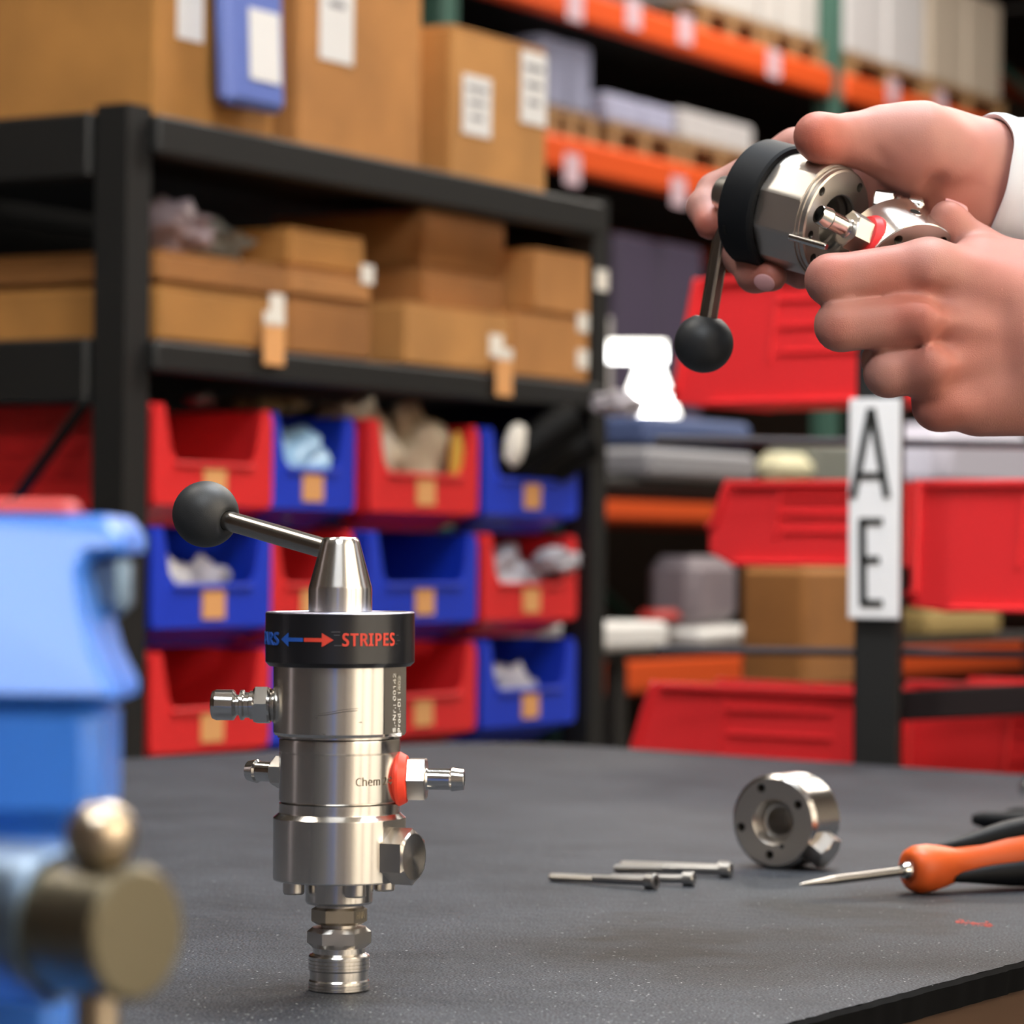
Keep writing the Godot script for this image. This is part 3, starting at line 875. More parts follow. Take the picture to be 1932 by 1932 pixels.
func make_back_shelf() -> void:
	# a low bench across the aisle with odds and ends
	var d := 5.6
	var o := at(1500, 1180, d)
	var X := Transform3D(Basis(AU, Vector3.UP, AN), Vector3(o.x, 0, o.z))
	var loc := func(px: float, py: float, z: float) -> Vector3: return X.affine_inverse() * on(px, py, o + AN * z, AN)
	var t := thing("packing_bench", "dark packing bench with two shelves, in the aisle behind the hanging bins", "bench", X)
	var y0: float = loc.call(1300, 1222, 0.0).y
	var x0: float = loc.call(1118, 1200, 0.0).x
	var x1: float = loc.call(1990, 1200, 0.0).x
	var y1: float = loc.call(1300, 905, 0.0).y
	var dark := mat("bench_dark", "2b2926", 0.6)
	for y in [y0, y1, 0.35]:
		obj("shelf_board", bx(Vector3((x0 + x1) * 0.5, y - 0.0095, -0.3), Vector3(x1 - x0, 0.014, 0.6), 0.003), dark, t)
	for x in [x0 + 0.13, x1 - 0.05]:
		for z in [-0.03, -0.585]:
			var top: float = y0 - 0.018 if z > -0.1 else y1 - 0.018
			obj("leg", bx(Vector3(x, top * 0.5, z), Vector3(0.035, top, 0.025), 0.003), dark, t)
	var item := func(called: String, label: String, cat: String, a: Array, z: float, dep: float, m: Material, bev := 0.01) -> Node3D:
		var lo: Vector3 = loc.call(a[0], a[3], z)
		var hi: Vector3 = loc.call(a[1], a[2], z)
		for yy in [y0, y1]:
			if absf(lo.y - yy) < 0.03 and z < 0.1: lo.y = yy
		var n := thing(called, label, cat, X * tf(Vector3((lo.x + hi.x) * 0.5, lo.y, z - dep * 0.5)))
		obj("box_body", bx(Vector3(0, (hi.y - lo.y) * 0.5, 0), Vector3(hi.x - lo.x, hi.y - lo.y, dep), bev), m, n)
		return n
	item.call("foam_tray", "white foam tray on the packing bench, at the end next to the shelving", "tray", [1122, 1265, 1172, 1221], 0.02, 0.3, M["paper_white"])
	item.call("foam_tray", "second white foam tray on the packing bench, behind the small red bin", "tray", [1325, 1500, 1180, 1222], 0.02, 0.3, M["paper_white"])
	item.call("carton", "upright brown cardboard sheet box between the trays and the letter sign", "carton", [1518, 1640, 1070, 1300], 0.2, 0.12, M["carton_3"])
	item.call("plastic_jug", "greyish plastic jug on the packing bench behind the small red bin", "jug", [1312, 1400, 1050, 1180], 0.0, 0.1, mat("jug_grey", "8d8288", 0.5), 0.022)
	item.call("carton", "yellowish box on the bench, under the red bin beside the sign", "carton", [1755, 1890, 1150, 1222], -0.02, 0.25, mat("box_yellow", "b79c62", 0.8))
	item.call("spray_bottle", "small red topped bottle on the packing bench", "bottle", [1245, 1292, 1150, 1180], 0.0, 0.05, mat("bottle_red", "b2332f", 0.5), 0.012)
	item.call("paper_roll", "pale yellow tape roll on the upper shelf, above the small red bin", "roll", [1483, 1545, 858, 906], 0.05, 0.07, mat("roll_yellow", "d8d3b0", 0.7), 0.02)
	item.call("plastic_bag", "clear bag of white parts on the upper shelf, below the lower hand", "bag", [1785, 1960, 815, 905], 0.05, 0.2, mat("bag_white", "c9c6d4", 0.3), 0.03)
	item.call("paper_stack", "pile of grey papers on the upper shelf behind the rail", "paper", [1225, 1430, 858, 903], 0.02, 0.3, mat("paper_grey", "8f8f94", 0.8))
	item.call("blue_tray", "flat blue grey tray on the upper shelf beneath the white lamp", "tray", [1220, 1420, 800, 835], -0.1, 0.3, mat("tray_blue", "4a5a84", 0.6))
	item.call("parts_box", "grey green parts box on the upper shelf beside the letter A", "box", [1540, 1615, 838, 905], 0.05, 0.1, mat("box_greygreen", "7d8078", 0.7))
	# a lit work lamp
	var lp := at(1225, 735, 5.9)
	var w := thing("work_lamp", "glowing white work lamp standing between the shelving and the red bin", "lamp", Transform3D(Basis(), lp))
	var k := 5.9 / FOCAL
	var glow := mat("work_lamp_glow", "ffffff", 0.6)
	glow.emission_enabled = true
	glow.emission = Color(1.0, 0.99, 0.94)
	glow.emission_energy_multiplier = 2.4
	obj("lamp_tube", MB.new().tube([Vector3(-85 * k, 72 * k, 0), Vector3(30 * k, 72 * k, 0)], [21 * k, 21 * k], 20), glow, w)
	obj("lamp_shade", MB.new().lathe(prof([0, -52, 60, -50, 24, 46, 0, 48], k), 32), glow, w)
	obj("lamp_stand", MB.new().tube([Vector3(0, -50 * k, 0), Vector3(0, -170 * k, 0)], [0.012, 0.012], 12), M["black_plastic"], w)
	var ol := OmniLight3D.new()
	ol.name = "lamp_light"
	ol.light_energy = 0.12
	ol.light_size = 0.05
	ol.omni_range = 12.0
	ol.omni_attenuation = 2.0
	ol.shadow_enabled = true
	ol.position = Vector3(0, 0, 0.09)
	w.add_child(ol)

func make_vise() -> void:
	var d := 0.72
	var k := d / FOCAL
	var e := Vector3(0.80, 0, 0.60).normalized()
	var side := e.cross(Vector3.UP)            # away from the camera
	var c := at(262, 1762, d)                  # middle of the screw's end face
	var X := Transform3D(Basis(e, Vector3.UP, side), c)
	var t := thing("bench_vise", "blue bench vise in front, with a steel screw head and a ball-ended handle", "vise", X)
	var st := mat("vise_steel", "7c7562", 0.36, 1.0)
	var bright := mat("vise_ball", "b9a993", 0.3, 1.0)
	# screw head: axis along x
	var along := Transform3D(Basis(Vector3(0, -1, 0), Vector3(1, 0, 0), Vector3(0, 0, 1)), Vector3.ZERO)
	obj("screw_head", MB.new().lathe(prof([0, -0.07, 0.0154, -0.07, 0.0154, -0.0012, 0.0142, 0, 0, 0]), 64, along), st, t)
	obj("screw_collar", MB.new().lathe(prof([0, -0.085, 0.0175, -0.085, 0.0188, -0.083, 0.0188, -0.028, 0.017, -0.023, 0, -0.022]), 64, along), mat("collar_steel", "7f92a8", 0.4, 1.0), t)
	# the tommy bar through it
	obj("handle_bar", MB.new().tube([Vector3(-0.0125, 0.026, 0), Vector3(-0.0135, -0.09, 0)], [0.0052, 0.0052], 24), bright, t)
	obj("handle_ball", MB.new().lathe(prof([0, -0.0078, 0.0044, -0.007, 0.0074, -0.004, 0.0084, 0, 0.008, 0.003, 0.0062, 0.0062, 0.003, 0.0078, 0, 0.008]), 32, tf(Vector3(-0.0125, 0.0212, 0))), bright, t)
	obj("handle_ball", MB.new().ball(Vector3(-0.0135, -0.092, 0), Vector3(0.0075, 0.0075, 0.0075), 24), bright, t)
	# body: traced as seen from the front, with its real depth behind
	var b := mat("vise_blue", "2c6bd0", 0.34)
	var dv := 0.765
	var kv := dv / FOCAL
	var o := at(0, 1320, dv)
	var L := X.affine_inverse() * Transform3D(Basis(Vector3(1, 0, 0), Vector3(0, 1, 0), Vector3(0, 0, 1)), o)
	var P2 := func(a: Array) -> PackedVector2Array:
		var r := PackedVector2Array()
		for i in a.size() / 2: r.append(Vector2(a[2 * i] * kv, (1320.0 - a[2 * i + 1]) * kv))
		return r
	# jaw casting: leaning face that flares towards its foot
	var jaw: PackedVector2Array = P2.call([-330, 1322, 214, 1322, 215, 1300, 176, 1232, 146, 1150, 128, 1075, 138, 1048, 206, 1040, 206, 1010, 170, 968, -330, 966])
	var lean := Basis(Vector3(1, 0, 0), Vector3(0, 0.86, -0.5), Vector3(0, 0.5, 0.86))
	var jm := MB.new()
	var n := jaw.size()
	var ins := PackedVector2Array()
	for i in n:
		var p := jaw[i]
		var q0 := (p - jaw[(i + n - 1) % n]).normalized()
		var q1 := (jaw[(i + 1) % n] - p).normalized()
		var nn := (q0 + q1).normalized().orthogonal()
		if Geometry2D.is_polygon_clockwise(jaw): nn = -nn
		ins.append(p + nn * 0.0025 * 1.0)
	if not Geometry2D.is_point_in_polygon(ins[0], jaw):
		for i in n: ins[i] = jaw[i] * 2.0 - ins[i]
	var sh := func(p: Vector2, z: float) -> Vector3: return L * Vector3(p.x, p.y, z - p.y * 0.62)
	for i in n:
		var j := (i + 1) % n
		jm.quad(sh.call(jaw[i], -0.05), sh.call(jaw[j], -0.05), sh.call(jaw[j], -0.002), sh.call(jaw[i], -0.002))
		jm.quad(sh.call(jaw[i], -0.002), sh.call(jaw[j], -0.002), sh.call(ins[j], 0.0005), sh.call(ins[i], 0.0005))
	var ix := Geometry2D.triangulate_polygon(ins)
	for q in ix.size() / 3:
		jm.tri(sh.call(ins[ix[q * 3]], 0.0005), sh.call(ins[ix[q * 3 + 1]], 0.0005), sh.call(ins[ix[q * 3 + 2]], 0.0005))
		jm.tri(sh.call(ins[ix[q * 3 + 2]], -0.05), sh.call(ins[ix[q * 3 + 1]], -0.05), sh.call(ins[ix[q * 3]], -0.05))
	obj("jaw", jm, b, t, 50.0)
	obj("jaw_insert", MB.new().box(L * tf(Vector3(150 * kv, 215 * kv, -0.047)), Vector3(104 * kv, 125 * kv, 0.014), 0.003), mat("jaw_plate", "6f87a0", 0.4, 0.7), t)
	obj("jaw_pad", MB.new().box(L * tf(Vector3(-90 * kv, 366 * kv, -0.04)), Vector3(375 * kv, 28 * kv, 0.02), 0.003), mat("pad_red", "e0504c", 0.5), t)
	obj("vise_body", MB.new().box(L * tf(Vector3(-70 * kv, -122 * kv, -0.026)), Vector3(514 * kv, 250 * kv, 0.046), 0.005), b, t)
	obj("vise_slide", MB.new().box(L * tf(Vector3(-110 * kv, -470 * kv, -0.03)), Vector3(470 * kv, 480 * kv, 0.05), 0.006), b, t)
	obj("vise_base", MB.new().box(L * tf(Vector3(-0.06, (BENCH + 0.0155 - o.y), -0.04)), Vector3(0.12, 0.03, 0.14), 0.005), b, t)

# ---------------------------------------------------------------- the valve standing on the bench
func hex_flats(af: float, phase := 0.0) -> Array:
	var r := []
	for k in 6: r.append([fposmod(phase + k * PI / 3.0, TAU), af, -1e9, 1e9])
	return r
func hex_nut(rc: float, y0: float, y1: float, phase := 0.0, ch := 0.12, bore := 0.0) -> MB:
	# rc: across the corners / 2; phase: direction of a flat; turned chamfers at both ends
	var af := rc * cos(PI / 6.0)
	var c := rc * ch
	return MB.new().lathe([Vector2(bore, y0), Vector2(af * 0.96, y0), Vector2(rc, y0 + c), Vector2(rc, y1 - c), Vector2(af * 0.96, y1), Vector2(bore, y1)], 72, Transform3D(), hex_flats(af, phase))
func barb_mesh(r: float, l: float, bulge: float, bore: float, k := 1.0) -> MB:
	# a hose tail along y, open at its end
	return MB.new().lathe([Vector2(r * 1.12, 0), Vector2(r * 1.0, l * 0.05), Vector2(r, l * 0.62), Vector2(bulge, l * 0.68), Vector2(bulge * 0.99, l * 0.72), Vector2(r * 1.0, l * 0.985), Vector2(r * 0.94, l), Vector2(bore, l), Vector2(bore, l * 0.55), Vector2(0, l * 0.55)], 40)
func bent_text(s: String, height: float, r: float, angle: float, y: float, depth := 0.0003, squeeze := 1.0, centre := 1) -> ArrayMesh:
	# raised lettering wrapped round the y axis at radius r; angle: where it starts (0), is centred (1) or ends (2)
	var tm := text_mesh(s, height, depth, squeeze, 700 if depth > 0.00035 else 400)
	var a: Array = tm.surface_get_arrays(0)
	var v: PackedVector3Array = a[Mesh.ARRAY_VERTEX]
	var w := 0.0
	var lo := 1e9
	for p in v:
		lo = minf(lo, p.x); w = maxf(w, p.x)
	w -= lo
	for i in v.size():
		var x := v[i].x - lo - w * 0.5 * centre
		var th := angle + x / r
		var rr := r + v[i].z + depth * 0.5
		v[i] = Vector3(rr * sin(th), y + v[i].y, rr * cos(th))
	var mb := MB.new()
	var ix: PackedInt32Array = a[Mesh.ARRAY_INDEX]
	for k in ix.size() / 3: mb.tri(v[ix[3 * k]], v[ix[3 * k + 2]], v[ix[3 * k + 1]])
	return mb.mesh(30.0)
func text_mesh(s: String, height: float, depth: float, squeeze := 1.0, weight := 400, face := "Droid Sans") -> ArrayMesh:
	var f := SystemFont.new()
	f.font_names = PackedStringArray([face])
	f.font_weight = weight
	var t := TextMesh.new()
	t.text = s
	t.font = f
	t.font_size = 64
	t.pixel_size = height / 46.0
	t.depth = depth
	t.curve_step = 1.0
	var a := t.get_mesh_arrays()
	var v: PackedVector3Array = a[Mesh.ARRAY_VERTEX]
	var lo := 1e9
	var hi := -1e9
	for p in v:
		lo = minf(lo, p.y); hi = maxf(hi, p.y)
	for i in v.size(): v[i] = Vector3(v[i].x * squeeze, v[i].y - lo, v[i].z) * Vector3(height / (hi - lo), height / (hi - lo), 1)
	a[Mesh.ARRAY_VERTEX] = v
	var m := ArrayMesh.new()
	m.add_surface_from_arrays(Mesh.PRIMITIVE_TRIANGLES, a)
	return m
func plate_with_holes(ro: float, ri: float, holes: Array, y: float, depth: float) -> Array:
	# an annular face at height y looking along +y. holes: [angle, radius of the hole's place, hole radius]. Gives [face, walls]
	var face := MB.new()
	var wall := MB.new()
	holes.sort_custom(func(a, b): return a[0] < b[0])
	var n := holes.size()
	var P := func(r: float, a: float) -> Vector3: return Vector3(r * sin(a), y, r * cos(a))
	var ring := func(a0: float, a1: float) -> void:
		var steps := maxi(2, int((a1 - a0) / 0.06))
		for k in steps:
			var b0 := lerpf(a0, a1, k / float(steps))
			var b1 := lerpf(a0, a1, (k + 1) / float(steps))
			face.quad(P.call(ri, b0), P.call(ro, b0), P.call(ro, b1), P.call(ri, b1))
	for i in n:
		var h: Array = holes[i]
		var before: float = holes[(i + n - 1) % n][0] - (TAU if i == 0 else 0.0)
		var after: float = holes[(i + 1) % n][0] + (TAU if i == n - 1 else 0.0)
		var a0: float = maxf((h[0] + before) * 0.5, h[0] - 0.5)
		var a1: float = minf((h[0] + after) * 0.5, h[0] + 0.5)
		if (h[0] + after) * 0.5 > a1 + 1e-4: ring.call(a1, (h[0] + after) * 0.5)
		if (h[0] + before) * 0.5 < a0 - 1e-4: ring.call((h[0] + before) * 0.5, a0)
		# the sector round this hole: its outline, counter-clockwise by angle about the hole
		var c: Vector2 = Vector2(sin(h[0]), cos(h[0])) * h[1]
		var out := []
		for k in 17:
			var a := lerpf(a0, a1, k / 16.0); out.append(Vector2(sin(a), cos(a)) * ro)
		for k in range(1, 8): out.append((Vector2(sin(a1), cos(a1)) * lerpf(ro, ri, k / 8.0)))
		for k in 17:
			var a := lerpf(a1, a0, k / 16.0); out.append(Vector2(sin(a), cos(a)) * ri)
		for k in range(1, 8): out.append((Vector2(sin(a0), cos(a0)) * lerpf(ri, ro, k / 8.0)))
		for k in out.size():
			var p: Vector2 = out[k]
			var q: Vector2 = out[(k + 1) % out.size()]
			var pi: Vector2 = c + (p - c).normalized() * h[2]
			var qi: Vector2 = c + (q - c).normalized() * h[2]
			face.quad(Vector3(pi.x, y, pi.y), Vector3(p.x, y, p.y), Vector3(q.x, y, q.y), Vector3(qi.x, y, qi.y))
		# countersink and thread rings going down
		var X := Transform3D(Basis(), Vector3(c.x, 0, c.y))
		var pr := [Vector2(h[2], y), Vector2(h[2] * 0.86, y - h[2] * 0.3)]
		var yy: float = y - h[2] * 0.3
		while yy > y - depth:
			pr.append(Vector2(h[2] * 0.86, yy)); pr.append(Vector2(h[2] * 0.76, yy - 0.0004)); pr.append(Vector2(h[2] * 0.86, yy - 0.0008))
			yy -= 0.0008
		pr.append(Vector2(0, yy))
		wall.lathe(pr, 24, X)
	return [face, wall]

const U := 1.0 / 4270.0
func YY(py: float) -> float: return (1868.0 - py) * U

func lever(t: Node3D, root: Vector3, dir: Vector3, length: float, ball_r: float, rod_r := 0.0045, hexed := false) -> void:
	var b := aim(dir)
	var rod := MB.new()
	var pr := [Vector2(0, 0), Vector2(rod_r, 0), Vector2(rod_r, length - ball_r * 0.5), Vector2(0, length - ball_r * 0.5)]
	rod.lathe(pr, 48, Transform3D(b, root), hex_flats(rod_r * 0.94, 0.3) if hexed else [])
	obj("lever_rod", rod, M["rod_steel"], t)
	var kn := MB.new()
	var p := []
	# ball with a small flat and socket where the rod goes in (towards -y)
	var a0 := 0.46
	p.append(Vector2(rod_r * 1.02, -ball_r * 0.86))
	p.append(Vector2(rod_r * 1.25, -ball_r * cos(a0)))
	for i in 33:
		var a := lerpf(a0, PI, i / 32.0)
		p.append(Vector2(sin(a), -cos(a)) * ball_r)
	kn.lathe(p, 64, Transform3D(b, root + dir.normalized() * length))
	obj("lever_knob", kn, M["ball_plastic"], t, 30.0)

func fit(t: Node3D, called: String, mb: MB, m: Material, p: Vector3, d: Vector3, crease := 30.0) -> MeshInstance3D:
	var o := MB.new().add(mb, Transform3D(aim(d), p))
	return obj(called, o, m, t, crease)
func az(deg: float) -> Vector3:
	return Vector3(sin(deg_to_rad(deg)), 0, cos(deg_to_rad(deg)))

func make_standing_valve() -> void:
	var base := table(639.5, 1868)
	var up := Basis(Vector3.BACK, deg_to_rad(0.44))
	# az() = 0 should face the camera
	var yaw := atan2(eye.x - base.x, eye.z - base.z)
	var t := thing("ball_valve", "stainless steel valve standing upright on the workbench, with a printed black collar and ball lever", "valve", Transform3D(up * Basis(Vector3.UP, yaw), base))
	var st: Material = M["turned_steel"]
	var rb := 125.0 * U
	var fl := deg_to_rad(62.0)
	var flat := [[fl, rb * 0.934, -1.0, 1.0]]
	# lever hub
	obj("lever_hub", MB.new().lathe(prof([60, 1868 - 1156, 60, 1868 - 1113, 59, 1868 - 1108, 38, 1868 - 1030, 36.2, 1868 - 1023, 33, 1868 - 1018.5, 29, 1868 - 1016, 0, 1868 - 1015.5], U), 96), st, t, 25.0)
	var hub := Vector3(0, YY(1046), 0)
	lever(t, hub, Vector3(-61.5, 17.6, -49), 0.0805, 0.0152)
	# black collar and its bare top edge
	obj("collar", MB.new().lathe(prof([118, 1868 - 1259, 133, 1868 - 1258, 139, 1868 - 1252, 140.5, 1868 - 1250, 140.5, 1868 - 1159], U), 128), M["black_anodised"], t, 25.0)
	obj("collar_top", MB.new().lathe(prof([140.5, 1868 - 1159, 140.2, 1868 - 1157.5, 138, 1868 - 1156, 126, 1868 - 1156, 124, 1868 - 1157.5, 70, 1868 - 1157.5, 58, 1868 - 1155], U), 128), M["collar_top"], t, 20.0)
	# lettering on the collar
	var cr := 140.6 * U
	var ph := func(x: float) -> float: return asin(clampf((x - 640.0) / 140.5, -1, 1))
	var hh := 24.5 * U
	obj("lettering", bent_text("STRIPES", hh, cr, ph.call(644), YY(1217.5), 0.0004, arc_fit("STRIPES", hh, cr, ph.call(740) - ph.call(644)), 0), M["ink_red"], t)
	var blue_t := bent_text("STARS", hh, cr, ph.call(527), YY(1217.5), 0.0004, arc_fit("STARS", hh, cr, 0.78), 2)
	obj("lettering", blue_t, M["ink_blue"], t)
	var arrow := func(x0: float, x1: float, m: Material) -> void:
		var a0: float = ph.call(x0); var a1: float = ph.call(x1)
		var mb := MB.new()
		var q := func(k: float, y: float, dz: float) -> Vector3:
			var th := lerpf(a0, a1, k)
			return Vector3((cr + dz) * sin(th), YY(1206) + y * U, (cr + dz) * cos(th))
		var n := 8
		var fwd := a1 > a0
		for i in n:
			var k0 := 0.66 * i / n
			var k1 := 0.66 * (i + 1) / n
			var qa: Array = [q.call(k0, -3.6, 0.0003), q.call(k1, -3.6, 0.0003), q.call(k1, 3.6, 0.0003), q.call(k0, 3.6, 0.0003)]
			if not fwd: qa.reverse()
			mb.quad(qa[0], qa[1], qa[2], qa[3])
		for i in 6:
			var k0 := 0.62 + 0.38 * i / 6.0
			var k1 := 0.62 + 0.38 * (i + 1) / 6.0
			var h0 := 13.0 * (1.0 - i / 6.0)
			var h1 := 13.0 * (1.0 - (i + 1) / 6.0)
			var qa: Array = [q.call(k0, -h0, 0.00035), q.call(k1, -h1, 0.00035), q.call(k1, h1, 0.00035), q.call(k0, h0, 0.00035)]
			if not fwd: qa.reverse()
			mb.quad(qa[0], qa[1], qa[2], qa[3])
		obj("printed_arrow", mb, m, t)
	arrow.call(572.0, 532.0, M["ink_blue"])
	arrow.call(574.0, 628.0, M["ink_red"])
	# scuffs beside the printing
	var sc := MB.new()
	for s in [[746, 1198, 6], [748, 1208, 8], [744, 1214, 5], [632, 1191, 16], [634, 1197, 11], [636, 1216, 14]]:
		var th: float = ph.call(s[0])
		sc.box(Transform3D(Basis(Vector3.UP, th), Vector3(sin(th) * cr, YY(s[1]), cos(th) * cr)), Vector3(s[2] * U, 0.8 * U, 0.0002))
	obj("scuff_marks", sc, M["scratch"], t)
	# upper body with its machined flat
	var body := MB.new()
	body.lathe(prof([108, 1868 - 1392, 117, 1868 - 1392, 117, 1868 - 1388, 122, 1868 - 1387.5, 125, 1868 - 1382, 125, 1868 - 1248, 108, 1868 - 1247], U), 128, Transform3D(), [[fl, rb * 0.934, YY(1382.5), 1.0]])
	obj("upper_body", body, st, t, 25.0)
	# stamped lines on the flat, running up it
	var fn := Vector3(sin(fl), 0, cos(fl))
	var side_ := Vector3(cos(fl), 0, -sin(fl))
	for s in [["S.-Nr.: 00142", 2.0, 5.6], ["Prod.-DI 1402", 21.0, 5.6]]:
		var tm := text_mesh(s[0], 11.0 * U, 0.0002, 1.0)
		var mb := MB.new()
		var a: Array = tm.surface_get_arrays(0)
		var v: PackedVector3Array = a[Mesh.ARRAY_VERTEX]
		var w := 0.0
		for p in v: w = maxf(w, p.x)
		var lo := 1e9
		for p in v: lo = minf(lo, p.x)
		var kx: float = (110.0 if s[1] < 5.0 else 104.0) * U / (w - lo)
		var ix: PackedInt32Array = a[Mesh.ARRAY_INDEX]
		for i in v.size():
			v[i] = fn * (rb * 0.934 + 0.0001 + v[i].z) + Vector3(0, YY(1380) + (v[i].x - lo) * kx, 0) + side_ * (s[1] * U - v[i].y)
		for k in ix.size() / 3: mb.tri(v[ix[3 * k]], v[ix[3 * k + 2]], v[ix[3 * k + 1]])
		obj("stamped_lettering", mb, mat("stamp_pale", "dcdad4", 0.6), t)
	var worn := MB.new().prism(pts([-8, -14, 9, -12, 11, 9, 2, 15, -7, 8]), 0, 1, Transform3D(Basis(side_ * U, Vector3.UP * U, fn * 0.0001), fn * (rb * 0.934 + 0.00005) + side_ * (11 * U) + Vector3(0, YY(1288), 0)))
	obj("worn_patch", worn, mat("worn_steel", "b9b4a8", 0.5, 0.9), t)
	# scratches on the front of the upper body
	var scr := MB.new()
	var line := func(x0: float, y0: float, x1: float, y1: float, wd: float) -> void:
		var pp := []
		for i in 9:
			var x := lerpf(x0, x1, i / 8.0)
			var th := asin((x - 640.0) / 125.0)
			pp.append(Vector3(sin(th) * rb, YY(lerpf(y0, y1, i / 8.0) + sin(i * 0.9) * 0.8), cos(th) * rb))
		scr.tube(pp, [0.3 * U, wd * U, wd * U, wd * U, wd * U, wd * U, wd * U, wd * U, 0.3 * U], 6)
	line.call(597, 1346, 673, 1336, 0.8)
	line.call(601, 1342, 674, 1332, 0.5)
	line.call(594, 1347, 599, 1352, 0.9)
	line.call(608, 1378, 614, 1382, 0.7)
	line.call(675, 1358, 681, 1359, 0.5)
	obj("scratches", scr, mat("scratch_dark", "57524d", 0.6, 0.6), t)
	# middle section, two fine joint lines
	obj("middle_body", MB.new().lathe(prof([100, 1868 - 1513, 111.5, 1868 - 1513, 114, 1868 - 1510, 114, 1868 - 1421, 112.4, 1868 - 1420, 112.4, 1868 - 1418.8, 114, 1868 - 1418, 114, 1868 - 1397, 113, 1868 - 1394.5, 100, 1868 - 1393], U), 128, Transform3D(), [[fl, 108.0 * U, YY(1417), 1.0]]), st, t, 25.0)
	# lower body: chamfer, flat, rounded foot
	obj("lower_body", MB.new().lathe(prof([0, 1868 - 1660, 121, 1868 - 1660, 124, 1868 - 1659, 125, 1868 - 1656, 125, 1868 - 1544, 124.6, 1868 - 1542.5, 114.5, 1868 - 1534, 114, 1868 - 1532, 114, 1868 - 1515.5, 111, 1868 - 1514, 100, 1868 - 1513], U), 128, Transform3D(), [[fl, rb * 0.93, -1.0, YY(1543)]]), st, t, 25.0)
	# engraved words beside the chemical port
	obj("engraved_lettering", bent_text("Chem 2", 16.0 * U, 114.05 * U, asin((670 - 640) / 114.0), YY(1477), 0.00025, arc_fit("Chem 2", 16.0 * U, 114.0 * U, asin(87.0 / 114) - asin(30.0 / 114)), 0), M["engraving"], t)
	var ar := MB.new()
	for s in [[730, 1466, 734, 1466], [730, 1473, 734, 1473], [734, 1462, 738.5, 1469.5], [738.5, 1469.5, 734, 1477], [730, 1466, 730, 1473]]:
		var aa := asin((s[0] - 640.0) / 114.0)
		var ab := asin((s[2] - 640.0) / 114.0)
		ar.tube([Vector3(sin(aa), 0, cos(aa)) * 114.2 * U + Vector3(0, YY(s[1]), 0), Vector3(sin(ab), 0, cos(ab)) * 114.2 * U + Vector3(0, YY(s[3]), 0)], [0.9 * U, 0.9 * U], 6)
	obj("engraved_arrow", ar, M["engraving"], t)
	# hexagon plug on the flat
	var pd := az(59)
	var pc := Vector3(pd.x, 0, pd.z) * (rb * 0.93) + Vector3(0, YY(1610), 0) - Vector3(pd.z, 0, -pd.x) * (2.0 * U)
	fit(t, "hex_plug", hex_nut(53 * U, -0.001, 47 * U, 0.52, 0.07, 42 * U), M["steel"], pc, pd, 20.0)
	fit(t, "plug_face", MB.new().lathe(prof([42.5, 47.05, 41, 46.9, 0, 43.5], U), 64), st, pc, pd, 20.0)
	# screws under the lower body
	for a in [-71.0, 19.0, 109.0, 199.0]:
		var p := az(a) * (90.0 * U) + Vector3(0, YY(1660), 0)
		obj("cap_screw", MB.new().lathe(prof([0, -19, 8, -19, 9.5, -24, 17.5, -24.5, 19.6, -22, 20, -20, 20, 0, 0, 0], U), 40, tf(p)), M["steel"], t, 25.0)
	obj("neck", MB.new().lathe(prof([0, 1868 - 1706, 56, 1868 - 1706, 61, 1868 - 1704.5, 64, 1868 - 1700, 64, 1868 - 1660], U), 96), st, t, 25.0)
	# stack of fittings below
	obj("bushing", MB.new().lathe(prof([0, 1868 - 1752, 34, 1868 - 1752, 34, 1868 - 1741, 44, 1868 - 1741, 44, 1868 - 1704], U), 64), M["satin_steel"], t, 25.0)
	fit(t, "hex_bushing", MB.new().add(hex_nut(52.5 * U, 0, 33 * U, 0.02, 0.1), tf(Vector3(0, YY(1743), 0))), M["cast_steel"], Vector3.ZERO, Vector3.UP, 20.0)
	var hn := text_mesh("HNA", 13.0 * U, 0.0003, 0.85)
	var hm := MeshInstance3D.new()
	hm.name = "raised_lettering"
	hm.mesh = hn
	hm.material_override = mat("cast_letters", "e6dcc4", 0.35, 1.0)
	hm.transform = Transform3D(Basis(Vector3.UP, deg_to_rad(60) + 0.02), az(61.1) * (45.6 * U) + Vector3(0, YY(1731.5), 0))
	t.add_child(hm, true)
	fit(t, "hex_nut", MB.new().add(hex_nut(60.5 * U, 0, 38 * U, -0.03, 0.14), tf(Vector3(0, YY(1787), 0))), M["satin_steel"], Vector3.ZERO, Vector3.UP, 20.0)
	obj("coupling_neck", MB.new().lathe(prof([48.7, 1868 - 1806, 48.7, 1868 - 1784], U), 72), st, t, 25.0)
	var kp := [Vector2(0, 0), Vector2(51, 0), Vector2(52, 0.6)]
	for s in [[55, 1873], [57.3, 1871], [57.3, 1867], [56.2, 1866.3], [57.3, 1865.6], [57.3, 1861], [56.2, 1860.3], [57.3, 1859.6], [57, 1855], [55.2, 1852], [55.2, 1836], [57.6, 1833], [57.6, 1829], [56.4, 1828.4], [57.6, 1827.8], [57.6, 1822.5], [56.4, 1822], [57.6, 1821.4], [57.6, 1815.5], [56.4, 1815], [57.6, 1814.4], [57.6, 1809], [56, 1806.5], [49, 1803]]:
		kp.append(Vector2(s[0], 1873.6 - s[1]))
	var kk := []
	for p in kp: kk.append(p * U)
	obj("coupling_sleeve", MB.new().lathe(kk, 96), st, t, 16.0)
	obj("seal_ring", MB.new().lathe(prof([0, -0.2, 52, -0.2, 53.5, 1, 52, 3, 0, 3], U), 64), M["black_rubber"], t)
	# quick-connect plug, upper port
	var d1 := az(-97)
	var o1 := d1 * (104.0 * U) + Vector3(0, YY(1333), 0)
